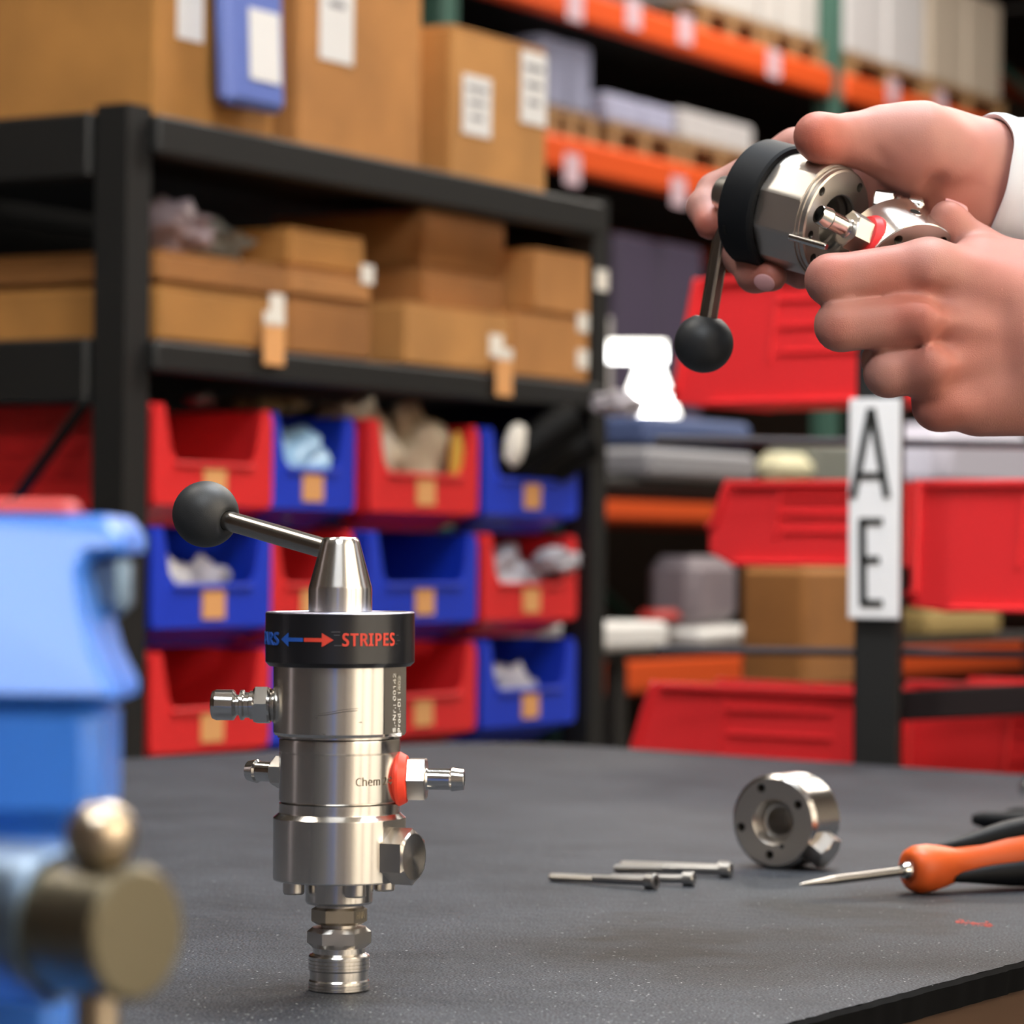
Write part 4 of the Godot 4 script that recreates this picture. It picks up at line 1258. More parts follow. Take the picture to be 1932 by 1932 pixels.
	fit(t, "port_thread", MB.new().lathe(prof([30, 0, 30, 17, 33, 18, 31, 20, 33, 22, 31, 24, 30, 26], U), 48), M["bright_steel"], o1, d1, 20.0)
	fit(t, "port_hex", MB.new().add(hex_nut(38.5 * U, 0, 32 * U, 0.1, 0.12), tf(Vector3(0, 27 * U, 0))), M["bright_steel"], o1, d1, 20.0)
	fit(t, "quick_plug", MB.new().lathe(prof([27, 57, 27, 66, 24, 68, 24, 76, 28.5, 79, 28.5, 84, 19.5, 87.5, 19.5, 92, 29, 98, 29, 131, 26, 138, 21, 140, 12, 140, 12, 100, 0, 100], U), 56), M["bright_steel"], o1, d1, 20.0)
	# hose tail, second port, turned away
	var d2 := az(-122)
	var o2 := d2 * (105.0 * U) + Vector3(0, YY(1463), 0)
	fit(t, "port_hex", MB.new().add(hex_nut(31 * U, 0, 40 * U, 0.4, 0.12), tf(Vector3(0, 0, 0))), M["steel"], o2, d2, 20.0)
	fit(t, "hose_barb", MB.new().add(barb_mesh(19 * U, 62 * U, 22.5 * U, 11 * U), tf(Vector3(0, 38 * U, 0))), M["bright_steel"], o2, d2, 20.0)
	# chemical port with its red washer
	var d3 := az(82)
	var o3 := d3 * (104.0 * U) + Vector3(0, YY(1470), 0)
	fit(t, "red_washer", MB.new().lathe(prof([0, 0, 46, 0, 51, 6, 51, 11, 44, 24, 40, 26, 0, 26], U), 64), M["red_washer"], o3, d3, 25.0)
	fit(t, "port_hex", MB.new().add(hex_nut(43.5 * U, 0, 36 * U, 0.0, 0.05), tf(Vector3(0, 25 * U, 0))), M["steel"], o3, d3, 20.0)
	fit(t, "hose_barb", MB.new().add(barb_mesh(19.8 * U, 72 * U, 22.5 * U, 13 * U), tf(Vector3(0, 60 * U, 0))), M["bright_steel"], o3, d3, 20.0)

func arc_fit(s: String, height: float, r: float, arc: float) -> float:
	var v: PackedVector3Array = text_mesh(s, height, 0.0003, 1.0, 700 if s == s.to_upper() else 400).surface_get_arrays(0)[Mesh.ARRAY_VERTEX]
	var lo := 1e9
	var hi := -1e9
	for p in v:
		lo = minf(lo, p.x); hi = maxf(hi, p.x)
	return arc * r / (hi - lo)

# ---------------------------------------------------------------- the second valve, held in the hands and taken apart
func camdir(x: float, y: float, z: float) -> Vector3:
	return (view * Vector3(x, y, z)).normalized()
func lathe_along(t: Node3D, called: String, pr: Array, m: Material, o: Vector3, b: Basis, flats := [], segs := 96, crease := 25.0) -> MeshInstance3D:
	return obj(called, MB.new().lathe(pr, segs, Transform3D(b, o), flats), m, t, crease)

func make_held_valve() -> void:
	var st: Material = M["turned_steel"]
	# axis from the collar to the open face, towards the camera and down
	var A := camdir(0.735, -0.27, 0.62)
	var face := at(1579, 421, 1.604)
	var b := aim(A, view * Vector3.UP)
	var inv := b.inverse()
	var t := thing("ball_valve", "taken-apart steel valve held in the hands, black collar, open face with screw holes", "valve", Transform3D(b, face))
	# in this frame +y points out of the open face
	var mm := 0.001
	var R := 29.3
	var up_az := atan2((inv * (view * Vector3.UP)).x, (inv * (view * Vector3.UP)).z)
	var holes := []
	for p in [[1551, 361], [1622, 354], [1534, 487]]:
		var h := inv * (on(p[0], p[1], face, A) - face)
		holes.append([fposmod(atan2(h.x, h.z), TAU), Vector2(h.x, h.z).length(), 0.0024])
	var pin := inv * (on(1509, 452, face, A) - face)
	holes.append([fposmod(atan2(pin.x, pin.z), TAU), 0.0215, 0.0021])
	holes.append([fposmod(holes[0][0] + PI, TAU), holes[0][1], 0.0024])
	var f := plate_with_holes(0.0262, 0.0148, holes, 0.0, 0.012)
	obj("open_face", f[0], M["satin_steel"], t)
	obj("screw_holes", f[1], mat("thread_steel", "5c5852", 0.5, 1.0), t, 30.0)
	# three machined flats along the side that faces the camera
	var fm := inv * camdir(0.34, 0.94, 0.0)
	var fs := (Vector3.UP.cross(fm)).normalized()
	if (b * fs).dot(view.z) < 0: fs = -fs
	var facets := []
	for q in [[68.0, 0.966], [103.0, 0.955], [140.0, 0.96]]:
		var fv := fm * cos(deg_to_rad(q[0])) + fs * sin(deg_to_rad(q[0]))
		facets.append([fposmod(atan2(fv.x, fv.z), TAU), 0.0293 * q[1], -1.0, -0.0052])
	obj("upper_body", MB.new().lathe(prof([29.3, -38.5, 29.3, -5.6, 28.8, -5.0, 28.0, -4.9, 28.0, -3.2, 27.4, -3.0, 27.2, -0.6, 26.2, 0], mm), 128, Transform3D(), facets), mat("held_steel", "c3bdb5", 0.4, 1.0), t, 22.0)
	obj("bore", MB.new().lathe(prof([14.8, 0, 14.2, -0.6, 14.2, -3.0, 15.2, -3.2, 15.2, -4.6, 13.6, -4.8, 13.6, -8.5, 12.2, -9, 12.2, -16, 0, -16], mm), 72), M["grey_steel"], t, 25.0)
	obj("valve_ball", MB.new().ball(Vector3(0, -0.017, 0), Vector3(0.0105, 0.0075, 0.0105), 32), M["bright_steel"], t)
	obj("collar", MB.new().lathe(prof([10, -52, 29.6, -52, 32.2, -51.2, 32.9, -49.8, 32.9, -32.5, 32.0, -31, 30.6, -30.6, 29.4, -30.6], mm), 128), mat("collar_rubber", "17191c", 0.62, 0.0, 0.3), t, 25.0)
	var slot_a := atan2((inv * (view * Vector3(-1, 0.05, 0))).x, (inv * (view * Vector3(-1, 0.05, 0))).z) + 0.25
	obj("collar_slot", MB.new().box(Transform3D(Basis(Vector3.UP, slot_a), Vector3(sin(slot_a), 0, cos(slot_a)) * 0.0328 + Vector3(0, -0.0465, 0)), Vector3(0.0045, 0.0016, 0.0008)), M["hole_dark"], t)
	obj("lever_hub", MB.new().lathe(prof([0, -77, 6, -77, 8.5, -75, 14, -58, 14, -51, 0, -51], mm), 64), M["steel"], t, 25.0)
	# lever: chosen so that its knob appears at (1328, 648)
	var hubw := face - A * 0.070
	var knob := at(1328, 648, 1.655)
	var dir := inv * (knob - hubw)
	lever(t, Vector3(0, -0.070, 0), dir, dir.length(), 0.0154, 0.0049, true)
	# alignment pin
	var p1 := inv * (on(1509, 452, face, A) - face)
	obj("guide_pin", MB.new().lathe(prof([0, -6, 1.75, -6, 1.75, 16.2, 1.4, 16.8, 0, 16.8], mm), 24, tf(p1)), M["bright_steel"], t)

	# ---- the middle section, pulled off and tilted
	var N := camdir(0.34, -0.53, 0.78)
	var c := at(1719, 512, 1.588)
	var nb := aim(N, view * Vector3.UP)
	var ni := nb.inverse()
	var u := thing("valve_section", "short steel ring section with a red washer, held against the open valve by one hand", "valve part", Transform3D(nb, c))
	var hs := []
	for k in 5:
		var h0 := ni * (on(1690, 440, c, N) - c)
		hs.append([fposmod(atan2(h0.x, h0.z) + TAU * k / 5.0, TAU), 0.0215, 0.0024])
	var g := plate_with_holes(0.0262, 0.0125, hs, 0.0, 0.01)
	obj("section_face", g[0], M["satin_steel"], u)
	obj("screw_holes", g[1], M["thread_steel"], u, 30.0)
	obj("section_body", MB.new().lathe(prof([12.5, -28, 26.2, -28, 26.7, -27.5, 26.7, -0.5, 26.2, 0], mm), 128), st, u, 22.0)
	obj("section_bore", MB.new().lathe(prof([12.5, 0, 12, -0.5, 12, -27.5, 12.5, -28], mm), 64), M["grey_steel"], u)
	# threaded hole in its side
	var hp := ni * (at(1726, 430, 1.585) - c)
	var ha := atan2(hp.x, hp.z)
	var hd := Vector3(sin(ha), 0, cos(ha))
	fit(u, "side_port", MB.new().lathe(prof([2.6, 0.2, 2.9, 0.35, 3.6, 0.25, 3.8, 0.0, 3.8, -1], mm), 32), M["bright_steel"], hd * 0.0267 + Vector3(0, -0.0125, 0), hd)
	fit(u, "side_port_bore", MB.new().lathe(prof([2.6, 0.25, 0, 0.24], mm), 32), M["hole_dark"], hd * 0.0267 + Vector3(0, -0.0125, 0), hd)
	# chemical port: washer, nut, hose tail towards the camera
	var w0 := ni * (at(1640, 452, 1.585) - c)
	var w1 := ni * (at(1551, 407, 1.571) - c)
	var wd := (w1 - w0).normalized()
	fit(u, "red_washer", MB.new().lathe(prof([0, -3, 11.4, -3, 12.6, -1.8, 12.6, 1.2, 10.8, 4.2, 9, 4.6, 0, 4.6], mm), 64), mat("washer_pink", "f2383c", 0.42), w0, wd, 25.0)
	fit(u, "port_hex", MB.new().add(hex_nut(0.0100, 0.0042, 0.0145, 0.6, 0.05), Transform3D()), M["satin_steel"], w0, wd, 20.0)
	fit(u, "hose_barb", MB.new().add(barb_mesh(0.0048, 0.0185, 0.0056, 0.0034), tf(Vector3(0, 0.0142, 0))), M["bright_steel"], w0, wd, 20.0)
	fit(u, "tail_bore", MB.new().lathe(prof([0.0034, 0.0288, 0, 0.0287]), 24), M["hole_dark"], w0, wd)
	# second hose tail at the back
	var q0 := ni * (at(1664, 381, 1.606) - c)
	var q1 := ni * (at(1738, 390, 1.602) - c)
	fit(u, "port_hex", MB.new().add(hex_nut(0.0062, -0.004, 0.006, 0.2, 0.1), Transform3D()), M["steel"], q0, q1 - q0, 20.0)
	fit(u, "hose_barb", MB.new().lathe(prof([3.4, 5, 3.4, 7, 4.6, 7.6, 4.6, 9.5, 3.6, 10.5, 3.6, 13, 5.0, 14, 5.0, 19.5, 4.4, 21, 2.6, 21, 2.6, 12, 0, 12], mm), 40), M["bright_steel"], q0, q1 - q0, 20.0)

# ---------------------------------------------------------------- loose parts and tools on the bench
func make_bench_items() -> void:
	var st: Material = M["turned_steel"]
	var mm := 0.001
	# lower valve body lying on its side
	var gnd := table(1455, 1641)
	var dep := -(view.inverse() * (gnd - eye)).z
	var A := camdir(-0.53, 0.02, 0.85)
	A.y = 0; A = A.normalized()
	var c := gnd + Vector3.UP * 0.0293 - A * 0.002
	var b := aim(A, Vector3.UP)
	var inv := b.inverse()
	var t := thing("valve_section", "short steel valve section lying on its side on the bench, screw holes round its bore", "valve part", Transform3D(b, c))
	var holes := []
	for p in [[1436, 1487], [1492, 1528], [1384, 1563], [1452, 1613]]:
		var h := inv * (on(p[0], p[1], c, A) - c)
		holes.append([fposmod(atan2(h.x, h.z), TAU), clampf(Vector2(h.x, h.z).length(), 0.0205, 0.0225), 0.0027])
	var g := plate_with_holes(0.0268, 0.0142, holes, 0.0, 0.012)
	obj("body_face", g[0], M["satin_steel"], t)
	obj("screw_holes", g[1], M["thread_steel"], t, 30.0)
	var hx := inv * (on(1545, 1600, c - A * 0.014, A) - c)
	var ha := atan2(hx.x, hx.z)
	obj("body_shell", MB.new().lathe(prof([14, -50, 15, -50, 15, -34, 28.6, -34, 29.3, -33.2, 29.3, -2.6, 26.8, 0], mm), 128, Transform3D(), [[fposmod(ha, TAU), 0.0272, -0.034, -0.002]]), st, t, 22.0)
	obj("body_bore", MB.new().lathe(prof([14.2, 0, 13.6, -0.6, 10.6, -6, 10.6, -9, 8.8, -9.5, 8.8, -34, 0, -34], mm), 64), M["satin_steel"], t, 25.0)
	var ph := inv * (on(1475, 1597, c, A) - c)
	obj("pin_hole", MB.new().lathe(prof([1.5, 0.05, 0, 0.04], mm), 20, tf(ph)), M["hole_dark"], t)
	var hd := Vector3(sin(ha), 0, cos(ha))
	fit(t, "hex_plug", hex_nut(0.0118, -0.001, 0.0095, 0.4, 0.07), M["steel"], hd * 0.0272 + Vector3(0, -0.0165, 0), hd, 20.0)
	# screws lying in front of it
	var sc := [[1038, 1657, 1238, 1667, 22.0], [1150, 1659, 1310, 1661, 18.0], [1160, 1640, 1380, 1645, 20.0], [1172, 1632, 1376, 1640, 16.0]]
	var says := ["long socket screw lying nearest the camera, its head to the right of its threads", "long socket screw mostly hidden behind the nearest one", "long socket screw whose head rests by the valve body lying on the bench", "socket screw lying behind the other three, farthest from the camera"]
	for i in 4:
		var s: Array = sc[i]
		var r: float = [0.0026, 0.0025, 0.0025, 0.0024][i]
		var hr: float = [0.0047, 0.0044, 0.0047, 0.0044][i]
		var p0 := table(s[0], s[1] + 6)
		var p1 := table(s[2], s[3] + 12)
		p0.y = BENCH + r; p1.y = BENCH + hr
		var d := (p1 - p0)
		var sr := thing("socket_screw", says[i], "screw", Transform3D(aim(d), p0), "loose screws on the bench")
		var L := d.length()
		var pr := [Vector2(0, 0), Vector2(r * 0.8, 0)]
		var yy := 0.001
		while yy < L * 0.42:
			pr.append(Vector2(r * 0.82, yy)); pr.append(Vector2(r, yy + 0.0004)); yy += 0.0008
		pr.append(Vector2(r, L * 0.44)); pr.append(Vector2(r, L - 0.006)); pr.append(Vector2(0, L - 0.006))
		obj("screw_shank", MB.new().lathe(pr, 20), M["grey_steel"], sr, 20.0)
		obj("screw_head", MB.new().lathe([Vector2(0, L - 0.0065), Vector2(hr, L - 0.0065), Vector2(hr, L - 0.0006), Vector2(hr * 0.9, L), Vector2(hr * 0.55, L), Vector2(hr * 0.5, L - 0.003), Vector2(0, L - 0.003)], 28), M["grey_steel"], sr, 25.0)
	# screwdriver
	var tip := at(1508, 1669, 1.789)
	var collar := at(1718, 1642, 1.828)
	var d := (collar - tip)
	var sd := thing("screwdriver", "screwdriver with an orange and black handle lying on the bench, blade to the loose screws", "screwdriver", Transform3D(aim(d), tip))
	var L := d.length()
	obj("blade", MB.new().lathe([Vector2(0.0003, 0), Vector2(0.0011, 0.004), Vector2(0.0025, L * 0.28), Vector2(0.0026, L * 0.34), Vector2(0.0026, L), Vector2(0, L)], 32), M["rod_steel"], sd)
	obj("ferrule", MB.new().lathe([Vector2(0, L - 0.006), Vector2(0.0042, L - 0.006), Vector2(0.0058, L - 0.002), Vector2(0.0058, L + 0.004), Vector2(0, L + 0.004)], 32), M["bright_steel"], sd)
	var hm := MB.new()
	hm.lathe([Vector2(0.0, L + 0.004), Vector2(0.0062, L + 0.004), Vector2(0.0064, L - 0.001), Vector2(0.0095, L - 0.0015), Vector2(0.0125, L + 0.001), Vector2(0.0138, L + 0.005), Vector2(0.0138, L + 0.013), Vector2(0.0122, L + 0.022), Vector2(0.0104, L + 0.03), Vector2(0.0112, L + 0.048), Vector2(0.0138, L + 0.066), Vector2(0.0148, L + 0.085), Vector2(0.0135, L + 0.105), Vector2(0.009, L + 0.113), Vector2(0, L + 0.114)], 48)
	obj("handle", hm, M["tool_orange"], sd, 50.0)
	# black soft grips let into the handle: below and above
	var gi := aim(d).inverse()
	for s in [[gi * (view * Vector3(0.0, -0.55, 0.85)), 0.024, 0.112, 0.0022], [gi * (view * Vector3(0, 1, -0.15)), 0.022, 0.112, 0.0022]]:
		var a: Vector3 = s[0]
		a.y = 0
		var n := a.normalized()
		var q := []
		var rr := []
		for k in 10:
			var f := k / 9.0
			var y: float = L + lerpf(s[1], s[2], f)
			var base: float = lerpf(0.0118, 0.0152, smoothstep(0.1, 0.7, f)) - (0.004 if f > 0.95 else 0.0)
			q.append(n * (base - 0.0014) + Vector3(0, y, 0))
			rr.append(0.002 + 0.0068 * sin(clampf(f * 1.25 + 0.05, 0.0, 1.0) * PI * 0.5) * (1.0 if f < 0.95 else 0.6))
		obj("grip", MB.new().tube(q, rr, 20), M["tool_black"], sd, 60.0)
	# pliers at the edge of the picture
	var po := table(1935, 1583)
	var pl := thing("pliers", "pliers with orange and black dipped handles lying behind the screwdriver", "pliers", tf(po))
	var h0 := table(1836, 1566) - po
	var pivot := Vector3(0.105, 0.0115, -0.026)
	for k in [0.0, 1.0]:
		var off: Vector3 = Vector3(0.03, 0, -0.042) * k
		var h: Vector3 = h0 + off + Vector3(0, 0.0075, 0)
		var mid: Vector3 = h.lerp(pivot, 0.55) + Vector3(0.006, 0.001, -0.012) * (k * 2.0 - 1.0)
		obj("handle_grip", MB.new().tube([h, h.lerp(mid, 0.1), h.lerp(mid, 0.5), h.lerp(mid, 0.95)], [0.0035, 0.006, 0.0064, 0.0068], 20), M["tool_black"], pl, 60.0)
		obj("handle_sleeve", MB.new().tube([h.lerp(mid, 0.86), h.lerp(mid, 0.95), mid, mid.lerp(pivot, 0.7)], [0.007, 0.0094, 0.0088, 0.006], 20), mat("tool_salmon", "f0604f", 0.4), pl, 60.0)
		obj("handle_steel", MB.new().tube([mid.lerp(pivot, 0.6), pivot], [0.0048, 0.0062], 16), M["grey_steel"], pl, 60.0)
	var pd := (pivot - h0).normalized()
	pd.y = 0.0
	for k in [-1.0, 1.0]:
		obj("plier_jaw", MB.new().tube([pivot, pivot + pd * 0.02 + Vector3(0.2, 0, 0.9) * 0.003 * k, pivot + pd * 0.055], [0.0075, 0.0068, 0.003], 16), M["grey_steel"], pl, 60.0)
	obj("pivot_pin", MB.new().lathe(prof([0, -9, 5, -9, 5, 9, 4, 9.6, 0, 9.6], mm), 24, tf(pivot)), M["dull_steel"], pl)
	var nut := table(1940, 1497)
	var nt := thing("fitting", "small shiny steel fitting at the far edge of the bench, past the valve body", "fitting", Transform3D(Basis(), nut))
	obj("fitting_nut", hex_nut(0.008, 0, 0.009), M["bright_steel"], nt)
	obj("fitting_stem", MB.new().lathe(prof([0, 8, 4.5, 8, 4.5, 16, 4, 16.5, 0, 16.5], mm), 32), M["bright_steel"], nt)
	# crumbs of orange swarf and pale dust
	var flecks := MultiMesh.new()
	flecks.transform_format = MultiMesh.TRANSFORM_3D
	var fm := MB.new()
	fm.tri(Vector3(-0.5, 0.1, 0), Vector3(0.1, 0.12, 0.3), Vector3(0.5, 0.05, -0.1))
	fm.tri(Vector3(-0.5, 0.1, 0), Vector3(0.5, 0.05, -0.1), Vector3(0.0, 0.14, -0.3))
	flecks.mesh = fm.mesh()
	flecks.instance_count = 3600
	for i in 3600:
		var px := rng.randf_range(330, 1932)
		var py := 1932.0 - pow(rng.randf(), 1.5) * 360.0
		var p := table(px, py)
		if not Geometry2D.is_point_in_polygon(Vector2(p.x, p.z), PackedVector2Array([Vector2(0.84, -2.48), Vector2(-0.017, -3.28), Vector2(-1.88, -1.3), Vector2(-0.556, -0.235)])): p = table(rng.randf_range(400, 1300), py)
		var s := 0.0003 + 0.0013 * pow(rng.randf(), 5.0)
		flecks.set_instance_transform(i, Transform3D(Basis(Vector3.UP, rng.randf() * TAU) * Basis.from_scale(Vector3(s * 1.4, s, s)), p))
	var fo := MultiMeshInstance3D.new()
	fo.name = "dust"
	fo.multimesh = flecks
	fo.material_override = mat("dust_pale", "b8b8ba", 0.7)
	fo.set_meta("kind", "stuff")
	tag(fo, "pale dust flecks and lint scattered over the near part of the dark bench top", "dust")
	add_child(fo)
	var sw := MultiMesh.new()
	sw.transform_format = MultiMesh.TRANSFORM_3D
	sw.mesh = flecks.mesh
	sw.instance_count = 90
	for i in 90:
		var k := rng.randf() * 2.0 - 1.0
		var p := table(1838 + k * 34, 1743 + k * 3 + rng.randfn(0, 1.6))
		var s := rng.randf_range(0.001, 0.0026)
		sw.set_instance_transform(i, Transform3D(Basis(Vector3.UP, rng.randf() * TAU) * Basis.from_scale(Vector3(s * 1.6, s, s)), p))
	var so := MultiMeshInstance3D.new()
	so.name = "paint_crumbs"
	so.multimesh = sw
	so.material_override = mat("crumb_red", "c2402f", 0.7)
	so.set_meta("kind", "stuff")
	tag(so, "smear of orange red paint crumbs on the bench in front of the screwdriver handle", "paint")
	add_child(so)

# ---------------------------------------------------------------- the person: two hands at work, cuffs
class Field:
	var cell := 0.0025
	var lo := Vector3.ZERO
	var n := Vector3i.ZERO
	var g := []           # one field per group; group 0 is the palm
	var d := PackedFloat32Array()
	func setup(a: Vector3, b: Vector3, groups: int) -> void:
		lo = a
		n = Vector3i(((b - a) / cell).ceil()) + Vector3i(2, 2, 2)
		for i in groups:
			var f := PackedFloat32Array()
			f.resize(n.x * n.y * n.z)
			f.fill(0.05)
			g.append(f)
	func bone(group: int, a: Vector3, b: Vector3, ra: float, rb: float, k := 0.004, squash := Vector3.ZERO, sq := 1.0) -> void:
		# tapered capsule; squash: a direction along which the shape is thinner by sq
		var pad := maxf(ra, rb) + 0.014
		var p0 := Vector3i(((a.min(b) - Vector3.ONE * pad - lo) / cell).floor()).clamp(Vector3i.ZERO, n - Vector3i.ONE)
		var p1 := Vector3i(((a.max(b) + Vector3.ONE * pad - lo) / cell).ceil()).clamp(Vector3i.ZERO, n - Vector3i.ONE)
		var ab := b - a
		var l2 := maxf(ab.length_squared(), 1e-10)
		var f: PackedFloat32Array = g[group]
		var s := squash.normalized()
		var q := (1.0 / sq - 1.0)
		for z in range(p0.z, p1.z + 1):
			for y in range(p0.y, p1.y + 1):
				var row := (z * n.y + y) * n.x
				for x in range(p0.x, p1.x + 1):
					var p := lo + Vector3(x, y, z) * cell - a
					var h := clampf(p.dot(ab) / l2, 0.0, 1.0)
					var e := p - ab * h
					if q > 0.0: e += s * (e.dot(s) * q)
					var v := e.length() - lerpf(ra, rb, h)
					var o := f[row + x]
					var w := maxf(k - absf(o - v), 0.0) / k
					f[row + x] = minf(o, v) - w * w * k * 0.25
		g[group] = f
	func join(k: float) -> void:
		d = PackedFloat32Array()
		var N := n.x * n.y * n.z
		d.resize(N)
		var f0: PackedFloat32Array = g[0]
		for i in N: d[i] = f0[i]
		for j in range(1, g.size()):
			var f: PackedFloat32Array = g[j]
			for i in N:
				var o := f0[i]
				var v := f[i]
				if v < 0.03:
					var w := maxf(k - absf(o - v), 0.0) / k
					var r := minf(o, v) - w * w * k * 0.25
					if r < d[i]: d[i] = r
	func dent(a: Vector3, b: Vector3, r: float, depth: float) -> void:
		# a soft groove along a-b
		var pad := r * 2.5
		var p0 := Vector3i(((a.min(b) - Vector3.ONE * pad - lo) / cell).floor()).clamp(Vector3i.ZERO, n - Vector3i.ONE)
		var p1 := Vector3i(((a.max(b) + Vector3.ONE * pad - lo) / cell).ceil()).clamp(Vector3i.ZERO, n - Vector3i.ONE)
		var ab := b - a
		var l2 := maxf(ab.length_squared(), 1e-10)
		for z in range(p0.z, p1.z + 1):
			for y in range(p0.y, p1.y + 1):
				for x in range(p0.x, p1.x + 1):
					var p := lo + Vector3(x, y, z) * cell - a
					var e := (p - ab * clampf(p.dot(ab) / l2, 0.0, 1.0)).length()
					d[(z * n.y + y) * n.x + x] += depth * exp(-e * e / (r * r))
	func grad(p: Vector3) -> Vector3:
		var q := (p - lo) / cell
		var r := Vector3.ZERO
		for k in 3:
			var e := Vector3.ZERO
			e[k] = 0.8
			r[k] = sample(q + e) - sample(q - e)
		return r.normalized()
	func sample(q: Vector3) -> float:
		var i := Vector3i(q.floor()).clamp(Vector3i.ZERO, n - Vector3i(2, 2, 2))
		var f := q - Vector3(i)
		var o := (i.z * n.y + i.y) * n.x + i.x
		var sy := n.x
		var sz := n.x * n.y
		var a := lerpf(lerpf(d[o], d[o + 1], f.x), lerpf(d[o + sy], d[o + sy + 1], f.x), f.y)
		var b := lerpf(lerpf(d[o + sz], d[o + sz + 1], f.x), lerpf(d[o + sz + sy], d[o + sz + sy + 1], f.x), f.y)
		return lerpf(a, b, f.z)
	func build(st: SurfaceTool, tint: Callable) -> void:
		# surface nets
		var at := {}
		var verts := PackedVector3Array()
		var sy := n.x
		var sz := n.x * n.y
		var offs := [0, 1, sy, sy + 1, sz, sz + 1, sz + sy, sz + sy + 1]
		var corner := [Vector3(0, 0, 0), Vector3(1, 0, 0), Vector3(0, 1, 0), Vector3(1, 1, 0), Vector3(0, 0, 1), Vector3(1, 0, 1), Vector3(0, 1, 1), Vector3(1, 1, 1)]
		var edges := [[0, 1], [2, 3], [4, 5], [6, 7], [0, 2], [1, 3], [4, 6], [5, 7], [0, 4], [1, 5], [2, 6], [3, 7]]
		for z in n.z - 1:
			for y in n.y - 1:
				for x in n.x - 1:
					var o := z * sz + y * sy + x
					var m := 0
					if d[o] < 0: m += 1
					if d[o + 1] < 0: m += 1
					if d[o + sy] < 0: m += 1
					if d[o + sy + 1] < 0: m += 1
					if d[o + sz] < 0: m += 1
					if d[o + sz + 1] < 0: m += 1
					if d[o + sz + sy] < 0: m += 1
					if d[o + sz + sy + 1] < 0: m += 1
					if m == 0 or m == 8: continue
					var s := Vector3.ZERO
					var c := 0
					for e in edges:
						var a := d[o + offs[e[0]]]
						var b := d[o + offs[e[1]]]
						if (a < 0) != (b < 0):
							s += (corner[e[0]] as Vector3).lerp(corner[e[1]], a / (a - b))
							c += 1
					at[o] = verts.size()
					verts.append(lo + (Vector3(x, y, z) + s / c) * cell)
		var norm := PackedVector3Array()
		var cols := PackedColorArray()
		for p in verts:
			var g_ := grad(p)
			norm.append(g_)
			cols.append(tint.call(p, g_))
		var put := func(i: int) -> void:
			st.set_normal(norm[i])
			st.set_color(cols[i])
			st.set_uv(Vector2.ZERO)
			st.add_vertex(verts[i])
		for z in range(1, n.z - 1):
			for y in range(1, n.y - 1):
				for x in range(1, n.x - 1):
					var o := z * sz + y * sy + x
					var i0 := d[o] < 0
					for ax in 3:
						var step: int = [1, sy, sz][ax]
						var i1 := d[o + step] < 0
						if i0 == i1: continue
						var u: int = [sy, sz, 1][ax]
						var w: int = [sz, 1, sy][ax]
						var q := [o - u - w, o - w, o, o - u]
						if not (at.has(q[0]) and at.has(q[1]) and at.has(q[2]) and at.has(q[3])): continue
						# outward is +ax when the inside is at o; Godot wants clockwise
						if i0: q.reverse()
						for t in [0, 1, 2, 0, 2, 3]:
							put.call(at[q[t]])

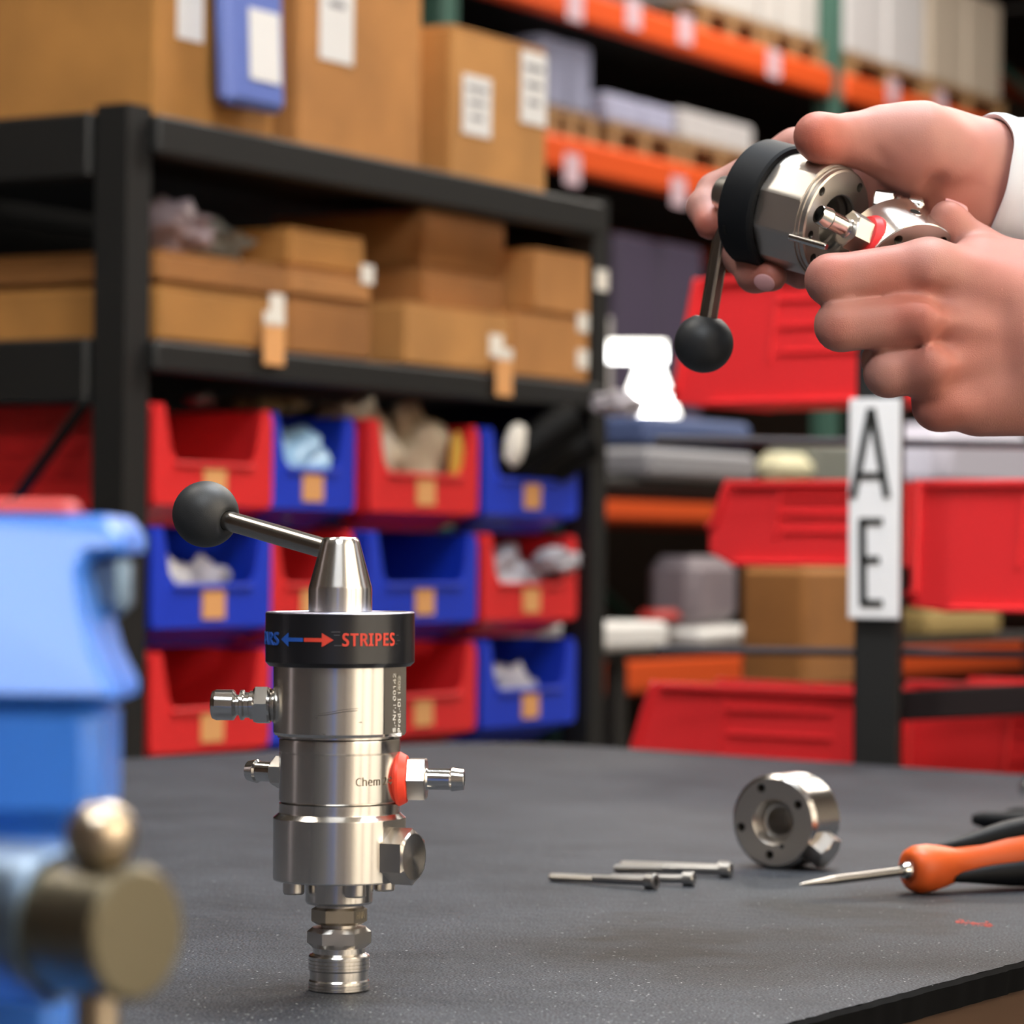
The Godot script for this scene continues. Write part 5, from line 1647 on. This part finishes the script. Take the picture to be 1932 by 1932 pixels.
func make_person() -> void:
	blotch.seed = 77
	blotch.frequency = 0.03
	blotch.fractal_octaves = 3
	var who := thing("person", "person in a pale long-sleeved top, only both hands in view, holding the taken-apart valve", "person")
	var st := SurfaceTool.new()
	st.begin(Mesh.PRIMITIVE_TRIANGLES)
	# ======== right hand, palm to the camera, behind the valve
	var D := [1.61]
	var p := func(x: float, y: float, dz: float) -> Vector3: return at(x, y, D[0] + dz * 0.001)
	var F := Field.new()
	var vn := view * Vector3.BACK
	F.lo = Vector3(at(1270, 600, 1.62).x, at(1600, 600, 1.65).y, -1.73)
	var hi := Vector3(at(2000, 300, 1.62).x, at(1600, 160, 1.62).y, -1.535)
	F.setup(F.lo, hi, 6)
	# wrist, forearm, palm
	F.bone(0, p.call(1990, 356, 62), p.call(1850, 335, 24), 0.0280, 0.0275, 0.01, vn, 0.78)
	F.bone(0, p.call(1850, 335, 22), p.call(1760, 330, 28), 0.0275, 0.0300, 0.012, vn, 0.7)
	F.bone(0, p.call(1760, 290, 32), p.call(1640, 270, 46), 0.0240, 0.0150, 0.012)
	F.bone(0, p.call(1760, 340, 34), p.call(1640, 350, 52), 0.0220, 0.0150, 0.012)
	F.bone(0, p.call(1770, 390, 32), p.call(1650, 430, 52), 0.0200, 0.0140, 0.012)
	F.bone(0, p.call(1845, 392, 20), p.call(1780, 400, 18), 0.0150, 0.0160, 0.012)
	# ball of the thumb
	F.bone(0, p.call(1792, 312, 10), p.call(1730, 285, 4), 0.0210, 0.0215, 0.012)
	F.bone(0, p.call(1730, 275, 6), p.call(1665, 262, 4), 0.0215, 0.0165, 0.012)
	# thumb
	F.bone(1, p.call(1690, 272, 3), p.call(1612, 264, -4), 0.0170, 0.0135, 0.006)
	F.bone(1, p.call(1612, 264, -4), p.call(1553, 262, -12), 0.0128, 0.0124, 0.004)
	F.bone(1, p.call(1553, 262, -12), p.call(1541, 256, -15), 0.0124, 0.0118, 0.004)
	# index finger: behind the collar, bent round the hub
	F.bone(2, p.call(1640, 268, 46), p.call(1500, 282, 56), 0.0125, 0.0108, 0.006)
	F.bone(2, p.call(1500, 282, 56), p.call(1350, 362, 64), 0.0108, 0.0096, 0.004)
	F.bone(2, p.call(1350, 362, 64), p.call(1329, 392, 56), 0.0096, 0.0090, 0.004)
	F.bone(2, p.call(1329, 392, 56), p.call(1340, 424, 42), 0.0090, 0.0080, 0.004)
	# middle finger: under the collar, its tip in front
	F.bone(3, p.call(1640, 350, 54), p.call(1480, 410, 56), 0.0122, 0.0104, 0.006)
	F.bone(3, p.call(1480, 410, 56), p.call(1398, 482, 38), 0.0102, 0.0094, 0.004)
	F.bone(3, p.call(1398, 482, 38), p.call(1424, 518, 22), 0.0094, 0.0090, 0.004)
	F.bone(3, p.call(1424, 518, 22), p.call(1456, 522, 10), 0.0090, 0.0078, 0.004)
	# ring finger, mostly hidden
	F.bone(4, p.call(1645, 400, 56), p.call(1520, 450, 56), 0.0115, 0.0098, 0.006)
	F.bone(4, p.call(1520, 450, 56), p.call(1475, 495, 46), 0.0096, 0.0088, 0.004)
	F.bone(4, p.call(1475, 495, 46), p.call(1512, 520, 34), 0.0088, 0.0074, 0.004)
	# little finger, hidden behind the ring section
	F.bone(5, p.call(1650, 440, 54), p.call(1580, 480, 52), 0.0100, 0.0086, 0.006)
	F.bone(5, p.call(1580, 480, 52), p.call(1550, 510, 42), 0.0084, 0.0074, 0.004)
	F.join(0.007)
	# creases below the thumb and on the wrist
	for c in [[1632, 232, 1648, 300, -14], [1648, 236, 1662, 306, -12], [1662, 250, 1672, 300, -10], [1618, 235, 1632, 305, -16]]:
		F.dent(p.call(c[0], c[1], c[4]), p.call(c[2], c[3], c[4] - 2), 0.0028, 0.0008)
	for c in [[1574, 214, 1602, 312, -20], [1740, 300, 1758, 345, 0], [1742, 330, 1752, 372, 4], [1752, 300, 1770, 330, 0], [1768, 360, 1850, 352, 0]]:
		F.dent(p.call(c[0], c[1], c[4] - 8), p.call(c[2], c[3], c[4] - 8), 0.0045, 0.0022)
	var warm := [[p.call(1545, 265, -22), 0.017, 0.95], [p.call(1336, 424, 36), 0.012, 0.8], [p.call(1440, 520, 6), 0.015, 0.7], [p.call(1312, 380, 20), 0.012, 0.4], [p.call(1700, 330, -5), 0.028, 0.25], [p.call(1780, 400, 0), 0.03, 0.3]]
	F.build(st, func(q: Vector3, _n: Vector3) -> Color: return skin_tint(q, warm))
	# ======== left hand, back to the camera, in front
	D[0] = 1.555
	var G := Field.new()
	G.lo = Vector3(at(1490, 860, 1.55).x, at(1900, 850, 1.62).y, -1.66)
	hi = Vector3(at(2010, 500, 1.6).x, at(1800, 350, 1.6).y, -1.495)
	G.setup(G.lo, hi, 6)
	# back of the hand: one bone for each metacarpal
	G.bone(0, p.call(1752, 508, 8), p.call(2000, 600, 22), 0.0145, 0.0260, 0.012)
	G.bone(0, p.call(1738, 604, 2), p.call(2000, 625, 20), 0.0145, 0.0260, 0.012)
	G.bone(0, p.call(1762, 690, 4), p.call(2000, 660, 22), 0.0138, 0.0250, 0.012)
	G.bone(0, p.call(1790, 754, 12), p.call(2000, 690, 26), 0.0142, 0.0250, 0.012)
	G.bone(0, p.call(1800, 560, 24), p.call(2000, 620, 34), 0.0200, 0.0260, 0.012)
	G.bone(0, p.call(1830, 700, 26), p.call(2000, 680, 36), 0.0220, 0.0240, 0.012)
	G.bone(0, p.call(1850, 770, 20), p.call(1960, 765, 26), 0.0130, 0.0150, 0.012)
	G.bone(0, p.call(1850, 490, 26), p.call(1960, 520, 34), 0.0120, 0.0170, 0.012)
	# knuckles
	G.bone(0, p.call(1744, 600, -7), p.call(1744, 600, -7), 0.0094, 0.0094, 0.008)
	G.bone(0, p.call(1765, 688, -5), p.call(1765, 688, -5), 0.0085, 0.0085, 0.012)
	G.bone(0, p.call(1757, 515, 0), p.call(1757, 515, 0), 0.0090, 0.0090, 0.012)
	# index
	G.bone(1, p.call(1752, 506, 8), p.call(1568, 528, 4), 0.0140, 0.0122, 0.006)
	G.bone(1, p.call(1568, 528, 4), p.call(1566, 534, 34), 0.0122, 0.0102, 0.004)
	G.bone(1, p.call(1566, 534, 34), p.call(1600, 536, 50), 0.0100, 0.0086, 0.004)
	# middle
	G.bone(2, p.call(1738, 604, 2), p.call(1586, 614, 2), 0.0138, 0.0122, 0.006)
	G.bone(2, p.call(1586, 614, 2), p.call(1584, 604, 34), 0.0122, 0.0102, 0.004)
	G.bone(2, p.call(1584, 604, 34), p.call(1620, 592, 50), 0.0100, 0.0086, 0.004)
	# ring
	G.bone(3, p.call(1762, 690, 4), p.call(1676, 704, 6), 0.0132, 0.0116, 0.006)
	G.bone(3, p.call(1676, 704, 6), p.call(1664, 680, 38), 0.0114, 0.0096, 0.004)
	G.bone(3, p.call(1664, 680, 38), p.call(1692, 650, 54), 0.0094, 0.0080, 0.004)
	# little
	G.bone(4, p.call(1800, 750, 10), p.call(1766, 768, 12), 0.0132, 0.0112, 0.006)
	G.bone(4, p.call(1766, 768, 12), p.call(1760, 738, 40), 0.0106, 0.0086, 0.004)
	G.bone(4, p.call(1760, 738, 40), p.call(1780, 705, 52), 0.0084, 0.0070, 0.004)
	# thumb behind
	G.bone(5, p.call(1935, 530, 44), p.call(1846, 468, 40), 0.0170, 0.0112, 0.006)
	G.bone(5, p.call(1846, 468, 40), p.call(1796, 424, 38), 0.0104, 0.0094, 0.004)
	G.bone(5, p.call(1796, 424, 38), p.call(1786, 410, 37), 0.0094, 0.0086, 0.004)
	G.join(0.006)
	# tendons and soft hollows between the knuckles
	for c in [[1790, 560, 1880, 590, -8], [1800, 650, 1890, 650, -8], [1805, 722, 1890, 700, -5]]:
		G.dent(p.call(c[0], c[1], c[4]), p.call(c[2], c[3], c[4] + 2), 0.009, 0.0034)
	for c in [[1735, 556, 1765, 568, -6], [1735, 650, 1768, 646, -4]]:
		G.dent(p.call(c[0], c[1], c[4]), p.call(c[2], c[3], c[4]), 0.007, 0.003)
	for c in [[1562, 484, 1556, 520, -9], [1572, 478, 1566, 516, -9], [1553, 494, 1546, 528, -7], [1570, 588, 1566, 640, -9], [1580, 584, 1577, 644, -10], [1560, 592, 1556, 632, -8], [1655, 692, 1652, 726, -6], [1664, 688, 1662, 730, -7]]:
		G.dent(p.call(c[0], c[1], c[4]), p.call(c[2], c[3], c[4]), 0.0018, 0.0005)
	# veins and tendons stand a little proud
	for c in [[1900, 500, 1800, 585, -16], [1932, 590, 1780, 600, -17], [1932, 640, 1800, 690, -14], [1850, 545, 1880, 700, -19], [1880, 700, 1932, 760, -12]]:
		G.dent(p.call(c[0], c[1], c[4]), p.call(c[2], c[3], c[4]), 0.0035, -0.0009)
	var warm2 := [[p.call(1725, 590, -10), 0.016, 0.55], [p.call(1572, 505, -6), 0.010, 0.45], [p.call(1775, 690, -8), 0.02, 0.3], [p.call(1570, 620, -8), 0.012, 0.4], [p.call(1780, 780, 0), 0.016, 0.4], [p.call(1860, 580, -5), 0.04, 0.25], [p.call(1790, 400, 30), 0.008, 0.3], [p.call(1680, 515, -8), 0.012, 0.3]]
	G.build(st, func(q: Vector3, _n: Vector3) -> Color: return skin_tint(q, warm2))
	var skin := mat("skin", "ffffff", 0.52, 0.0, 0.42)
	skin.vertex_color_use_as_albedo = true
	skin.subsurf_scatter_enabled = true
	skin.subsurf_scatter_strength = 0.06
	skin.heightmap_enabled = true
	skin.heightmap_texture = noise(31, 0.06, 3, 512, 512)
	skin.heightmap_scale = 0.011
	tri_map(skin, 34.0)
	D[0] = 1.61
	# sleeve of the right arm
	var cuff := MB.new()
	var q0: Vector3 = p.call(1850, 336, 24)
	var ax: Vector3 = camdir(0.91, -0.17, -0.38)
	var cb := aim(ax, vn)
	var pr := []
	for k in [[0.0305, 0.03], [0.0312, 0.003], [0.032, 0.0005], [0.0335, 0.0], [0.0345, 0.0015], [0.0352, 0.006], [0.0345, 0.014], [0.036, 0.02], [0.0355, 0.03], [0.037, 0.05], [0.038, 0.09], [0.042, 0.22], [0.0, 0.22]]:
		pr.append(Vector2(k[0], k[1]))
	var raw := MB.new().lathe(pr, 64)
	# flatten it to the wrist and slant its hem
	for i in raw.v.size():
		var w := raw.v[i]
		var a := atan2(w.x, w.z)
		raw.v[i] = Vector3(w.x * 1.0, w.y + 0.0012 * sin(a * 3.0 + 1.0), w.z * 0.9 + 0.0006 * sin(a * 7.0 + w.y * 120.0))
	cuff.add(raw, Transform3D(cb, q0))
	obj("sleeve", cuff, M["cuff"], who, 60.0)
	# the head: out of the picture, above and behind the hands
	var H := Field.new()
	H.cell = 0.006
	var hc := Vector3(0.68, 1.66, -1.75)
	H.lo = hc + Vector3(-0.16, -0.24, -0.13)
	H.setup(H.lo, hc + Vector3(0.15, 0.15, 0.13), 2)
	H.bone(0, hc + Vector3(-0.012, 0.03, 0), hc + Vector3(0.03, 0.035, 0), 0.078, 0.082, 0.03)
	H.bone(0, hc + Vector3(-0.055, -0.03, 0), hc + Vector3(-0.06, -0.085, 0), 0.05, 0.034, 0.03)
	H.bone(0, hc + Vector3(0.0, -0.05, 0), hc + Vector3(0.045, -0.26, 0), 0.05, 0.058, 0.03)
	H.bone(0, hc + Vector3(-0.092, 0.012, 0), hc + Vector3(-0.118, -0.022, 0), 0.008, 0.013, 0.012)
	H.bone(0, hc + Vector3(-0.094, -0.066, -0.015), hc + Vector3(-0.094, -0.066, 0.015), 0.008, 0.008, 0.008)
	for sd in [-1.0, 1.0]:
		H.bone(1, hc + Vector3(0.012, 0.012, sd * 0.083), hc + Vector3(0.004, -0.03, sd * 0.079), 0.012, 0.009, 0.006)
	H.join(0.008)
	for sd in [-1.0, 1.0]:
		H.dent(hc + Vector3(-0.09, 0.008, sd * 0.022), hc + Vector3(-0.085, 0.008, sd * 0.042), 0.012, 0.008)
	H.dent(hc + Vector3(-0.105, -0.066, -0.02), hc + Vector3(-0.105, -0.066, 0.02), 0.004, 0.004)
	H.build(st, func(q: Vector3, _n: Vector3) -> Color: return skin_tint(q, [[hc + Vector3(-0.1, -0.066, 0), 0.02, 0.5]]))
	obj("body", st.commit(), skin, who)
	for sd in [-1.0, 1.0]:
		obj("eye", MB.new().ball(hc + Vector3(-0.078, 0.008, sd * 0.032), Vector3(0.012, 0.012, 0.012), 20), mat("eye_white", "e6e2dc", 0.2), who)
	var hb := MB.new()
	hb.add(lump(41, Vector3(0.205, 0.15, 0.185), 0.06), Transform3D(Basis(Vector3.BACK, 0.25), hc + Vector3(0.03, 0.07, 0)))
	obj("hair", hb, mat("hair", "2e2119", 0.7), who, 60.0)
	# clothes: shirt with sleeves, dark apron, trousers, shoes
	var sh := Field.new()
	sh.cell = 0.012
	sh.lo = Vector3(0.22, 0.86, -2.12)
	sh.setup(sh.lo, Vector3(0.98, 1.56, -1.38), 3)
	sh.bone(0, Vector3(0.79, 0.92, -1.83), Vector3(0.79, 0.92, -1.67), 0.125, 0.125, 0.06)
	sh.bone(0, Vector3(0.79, 0.95, -1.75), Vector3(0.77, 1.3, -1.75), 0.13, 0.13, 0.06)
	sh.bone(0, Vector3(0.77, 1.28, -1.86), Vector3(0.77, 1.28, -1.64), 0.115, 0.115, 0.06)
	sh.bone(0, Vector3(0.75, 1.41, -1.91), Vector3(0.75, 1.41, -1.59), 0.062, 0.062, 0.05)
	sh.bone(0, Vector3(0.74, 1.43, -1.75), Vector3(0.73, 1.47, -1.75), 0.075, 0.066, 0.04)
	var el: Vector3 = q0 + ax * 0.25
	sh.bone(1, Vector3(0.74, 1.39, -1.93), el + Vector3(0.04, 0.0, -0.02), 0.062, 0.046, 0.02)
	sh.bone(1, el + Vector3(0.04, 0.0, -0.02), q0 + ax * 0.17, 0.046, 0.040, 0.015)
	D[0] = 1.577
	var wb: Vector3 = p.call(2035, 640, 14)
	sh.bone(2, Vector3(0.74, 1.39, -1.57), Vector3(0.53, 1.07, -1.53), 0.062, 0.046, 0.02)
	sh.bone(2, Vector3(0.53, 1.07, -1.53), wb, 0.046, 0.035, 0.015)
	sh.join(0.03)
	var s2 := SurfaceTool.new()
	s2.begin(Mesh.PRIMITIVE_TRIANGLES)
	sh.build(s2, func(_q: Vector3, _n: Vector3) -> Color: return Color.WHITE)
	obj("shirt", s2.commit(), M["cuff"], who)
	var ap := Field.new()
	ap.cell = 0.012
	ap.lo = Vector3(0.6, 0.42, -1.98)
	ap.setup(ap.lo, Vector3(0.98, 1.34, -1.52), 1)
	ap.bone(0, Vector3(0.785, 0.92, -1.83), Vector3(0.785, 0.92, -1.67), 0.132, 0.132, 0.06)
	ap.bone(0, Vector3(0.785, 0.95, -1.75), Vector3(0.765, 1.2, -1.75), 0.138, 0.134, 0.06)
	ap.bone(0, Vector3(0.785, 0.9, -1.83), Vector3(0.785, 0.52, -1.86), 0.12, 0.1, 0.06)
	ap.bone(0, Vector3(0.785, 0.9, -1.67), Vector3(0.785, 0.52, -1.64), 0.12, 0.1, 0.06)
	ap.join(0.01)
	var s3 := SurfaceTool.new()
	s3.begin(Mesh.PRIMITIVE_TRIANGLES)
	ap.build(s3, func(_q: Vector3, _n: Vector3) -> Color: return Color.WHITE)
	obj("apron", s3.commit(), mat("apron", "26282c", 0.8), who)
	var tr := MB.new()
	for sd in [-1.0, 1.0]:
		var z: float = -1.75 + sd * 0.095
		tr.tube([Vector3(0.79, 0.06, z), Vector3(0.79, 0.12, z), Vector3(0.785, 0.5, z), Vector3(0.79, 0.92, z)], [0.06, 0.062, 0.072, 0.095], 28)
		obj("shoe", MB.new().ball(Vector3(0.755, 0.042, z), Vector3(0.135, 0.045, 0.05), 24), mat("shoe", "1b1a19", 0.6), who)
	obj("trousers", tr, mat("trousers", "2b3140", 0.85), who, 60.0)
	# nails
	var nail := mat("nail", "dfa9ab", 0.28)
	obj("fingernail", MB.new().ball(p.call(1788, 411, 37) + camdir(0.4, 0.62, 0.68) * 0.0093, Vector3(0.0058, 0.0013, 0.0068), 24, aim(camdir(0.4, 0.62, 0.68), camdir(-0.6, 0.75, 0))), nail, who)
	D[0] = 1.61
	obj("fingernail", MB.new().ball(p.call(1450, 521, 11) + camdir(-0.35, -0.5, 0.78) * 0.0074, Vector3(0.0056, 0.0011, 0.0048), 24, aim(camdir(-0.35, -0.5, 0.78), camdir(0.3, 1, 0))), nail, who)

var blotch := FastNoiseLite.new()
func skin_tint(q: Vector3, spots: Array) -> Color:
	var c := Color(0.435, 0.216, 0.178)
	c = c * (1.0 + 0.16 * blotch.get_noise_3d(q.x * 1000.0, q.y * 1000.0, q.z * 1000.0))
	c = c.lerp(Color(0.44, 0.168, 0.134), clampf(0.5 + 1.6 * blotch.get_noise_3d(q.z * 420.0 + 50.0, q.x * 420.0, q.y * 420.0), 0.0, 1.0) * 0.55)
	for s in spots:
		var e: float = (q - s[0]).length() / s[1]
		c = c.lerp(Color(0.50, 0.125, 0.078), s[2] * exp(-e * e))
	c.a = 1.0
	return c
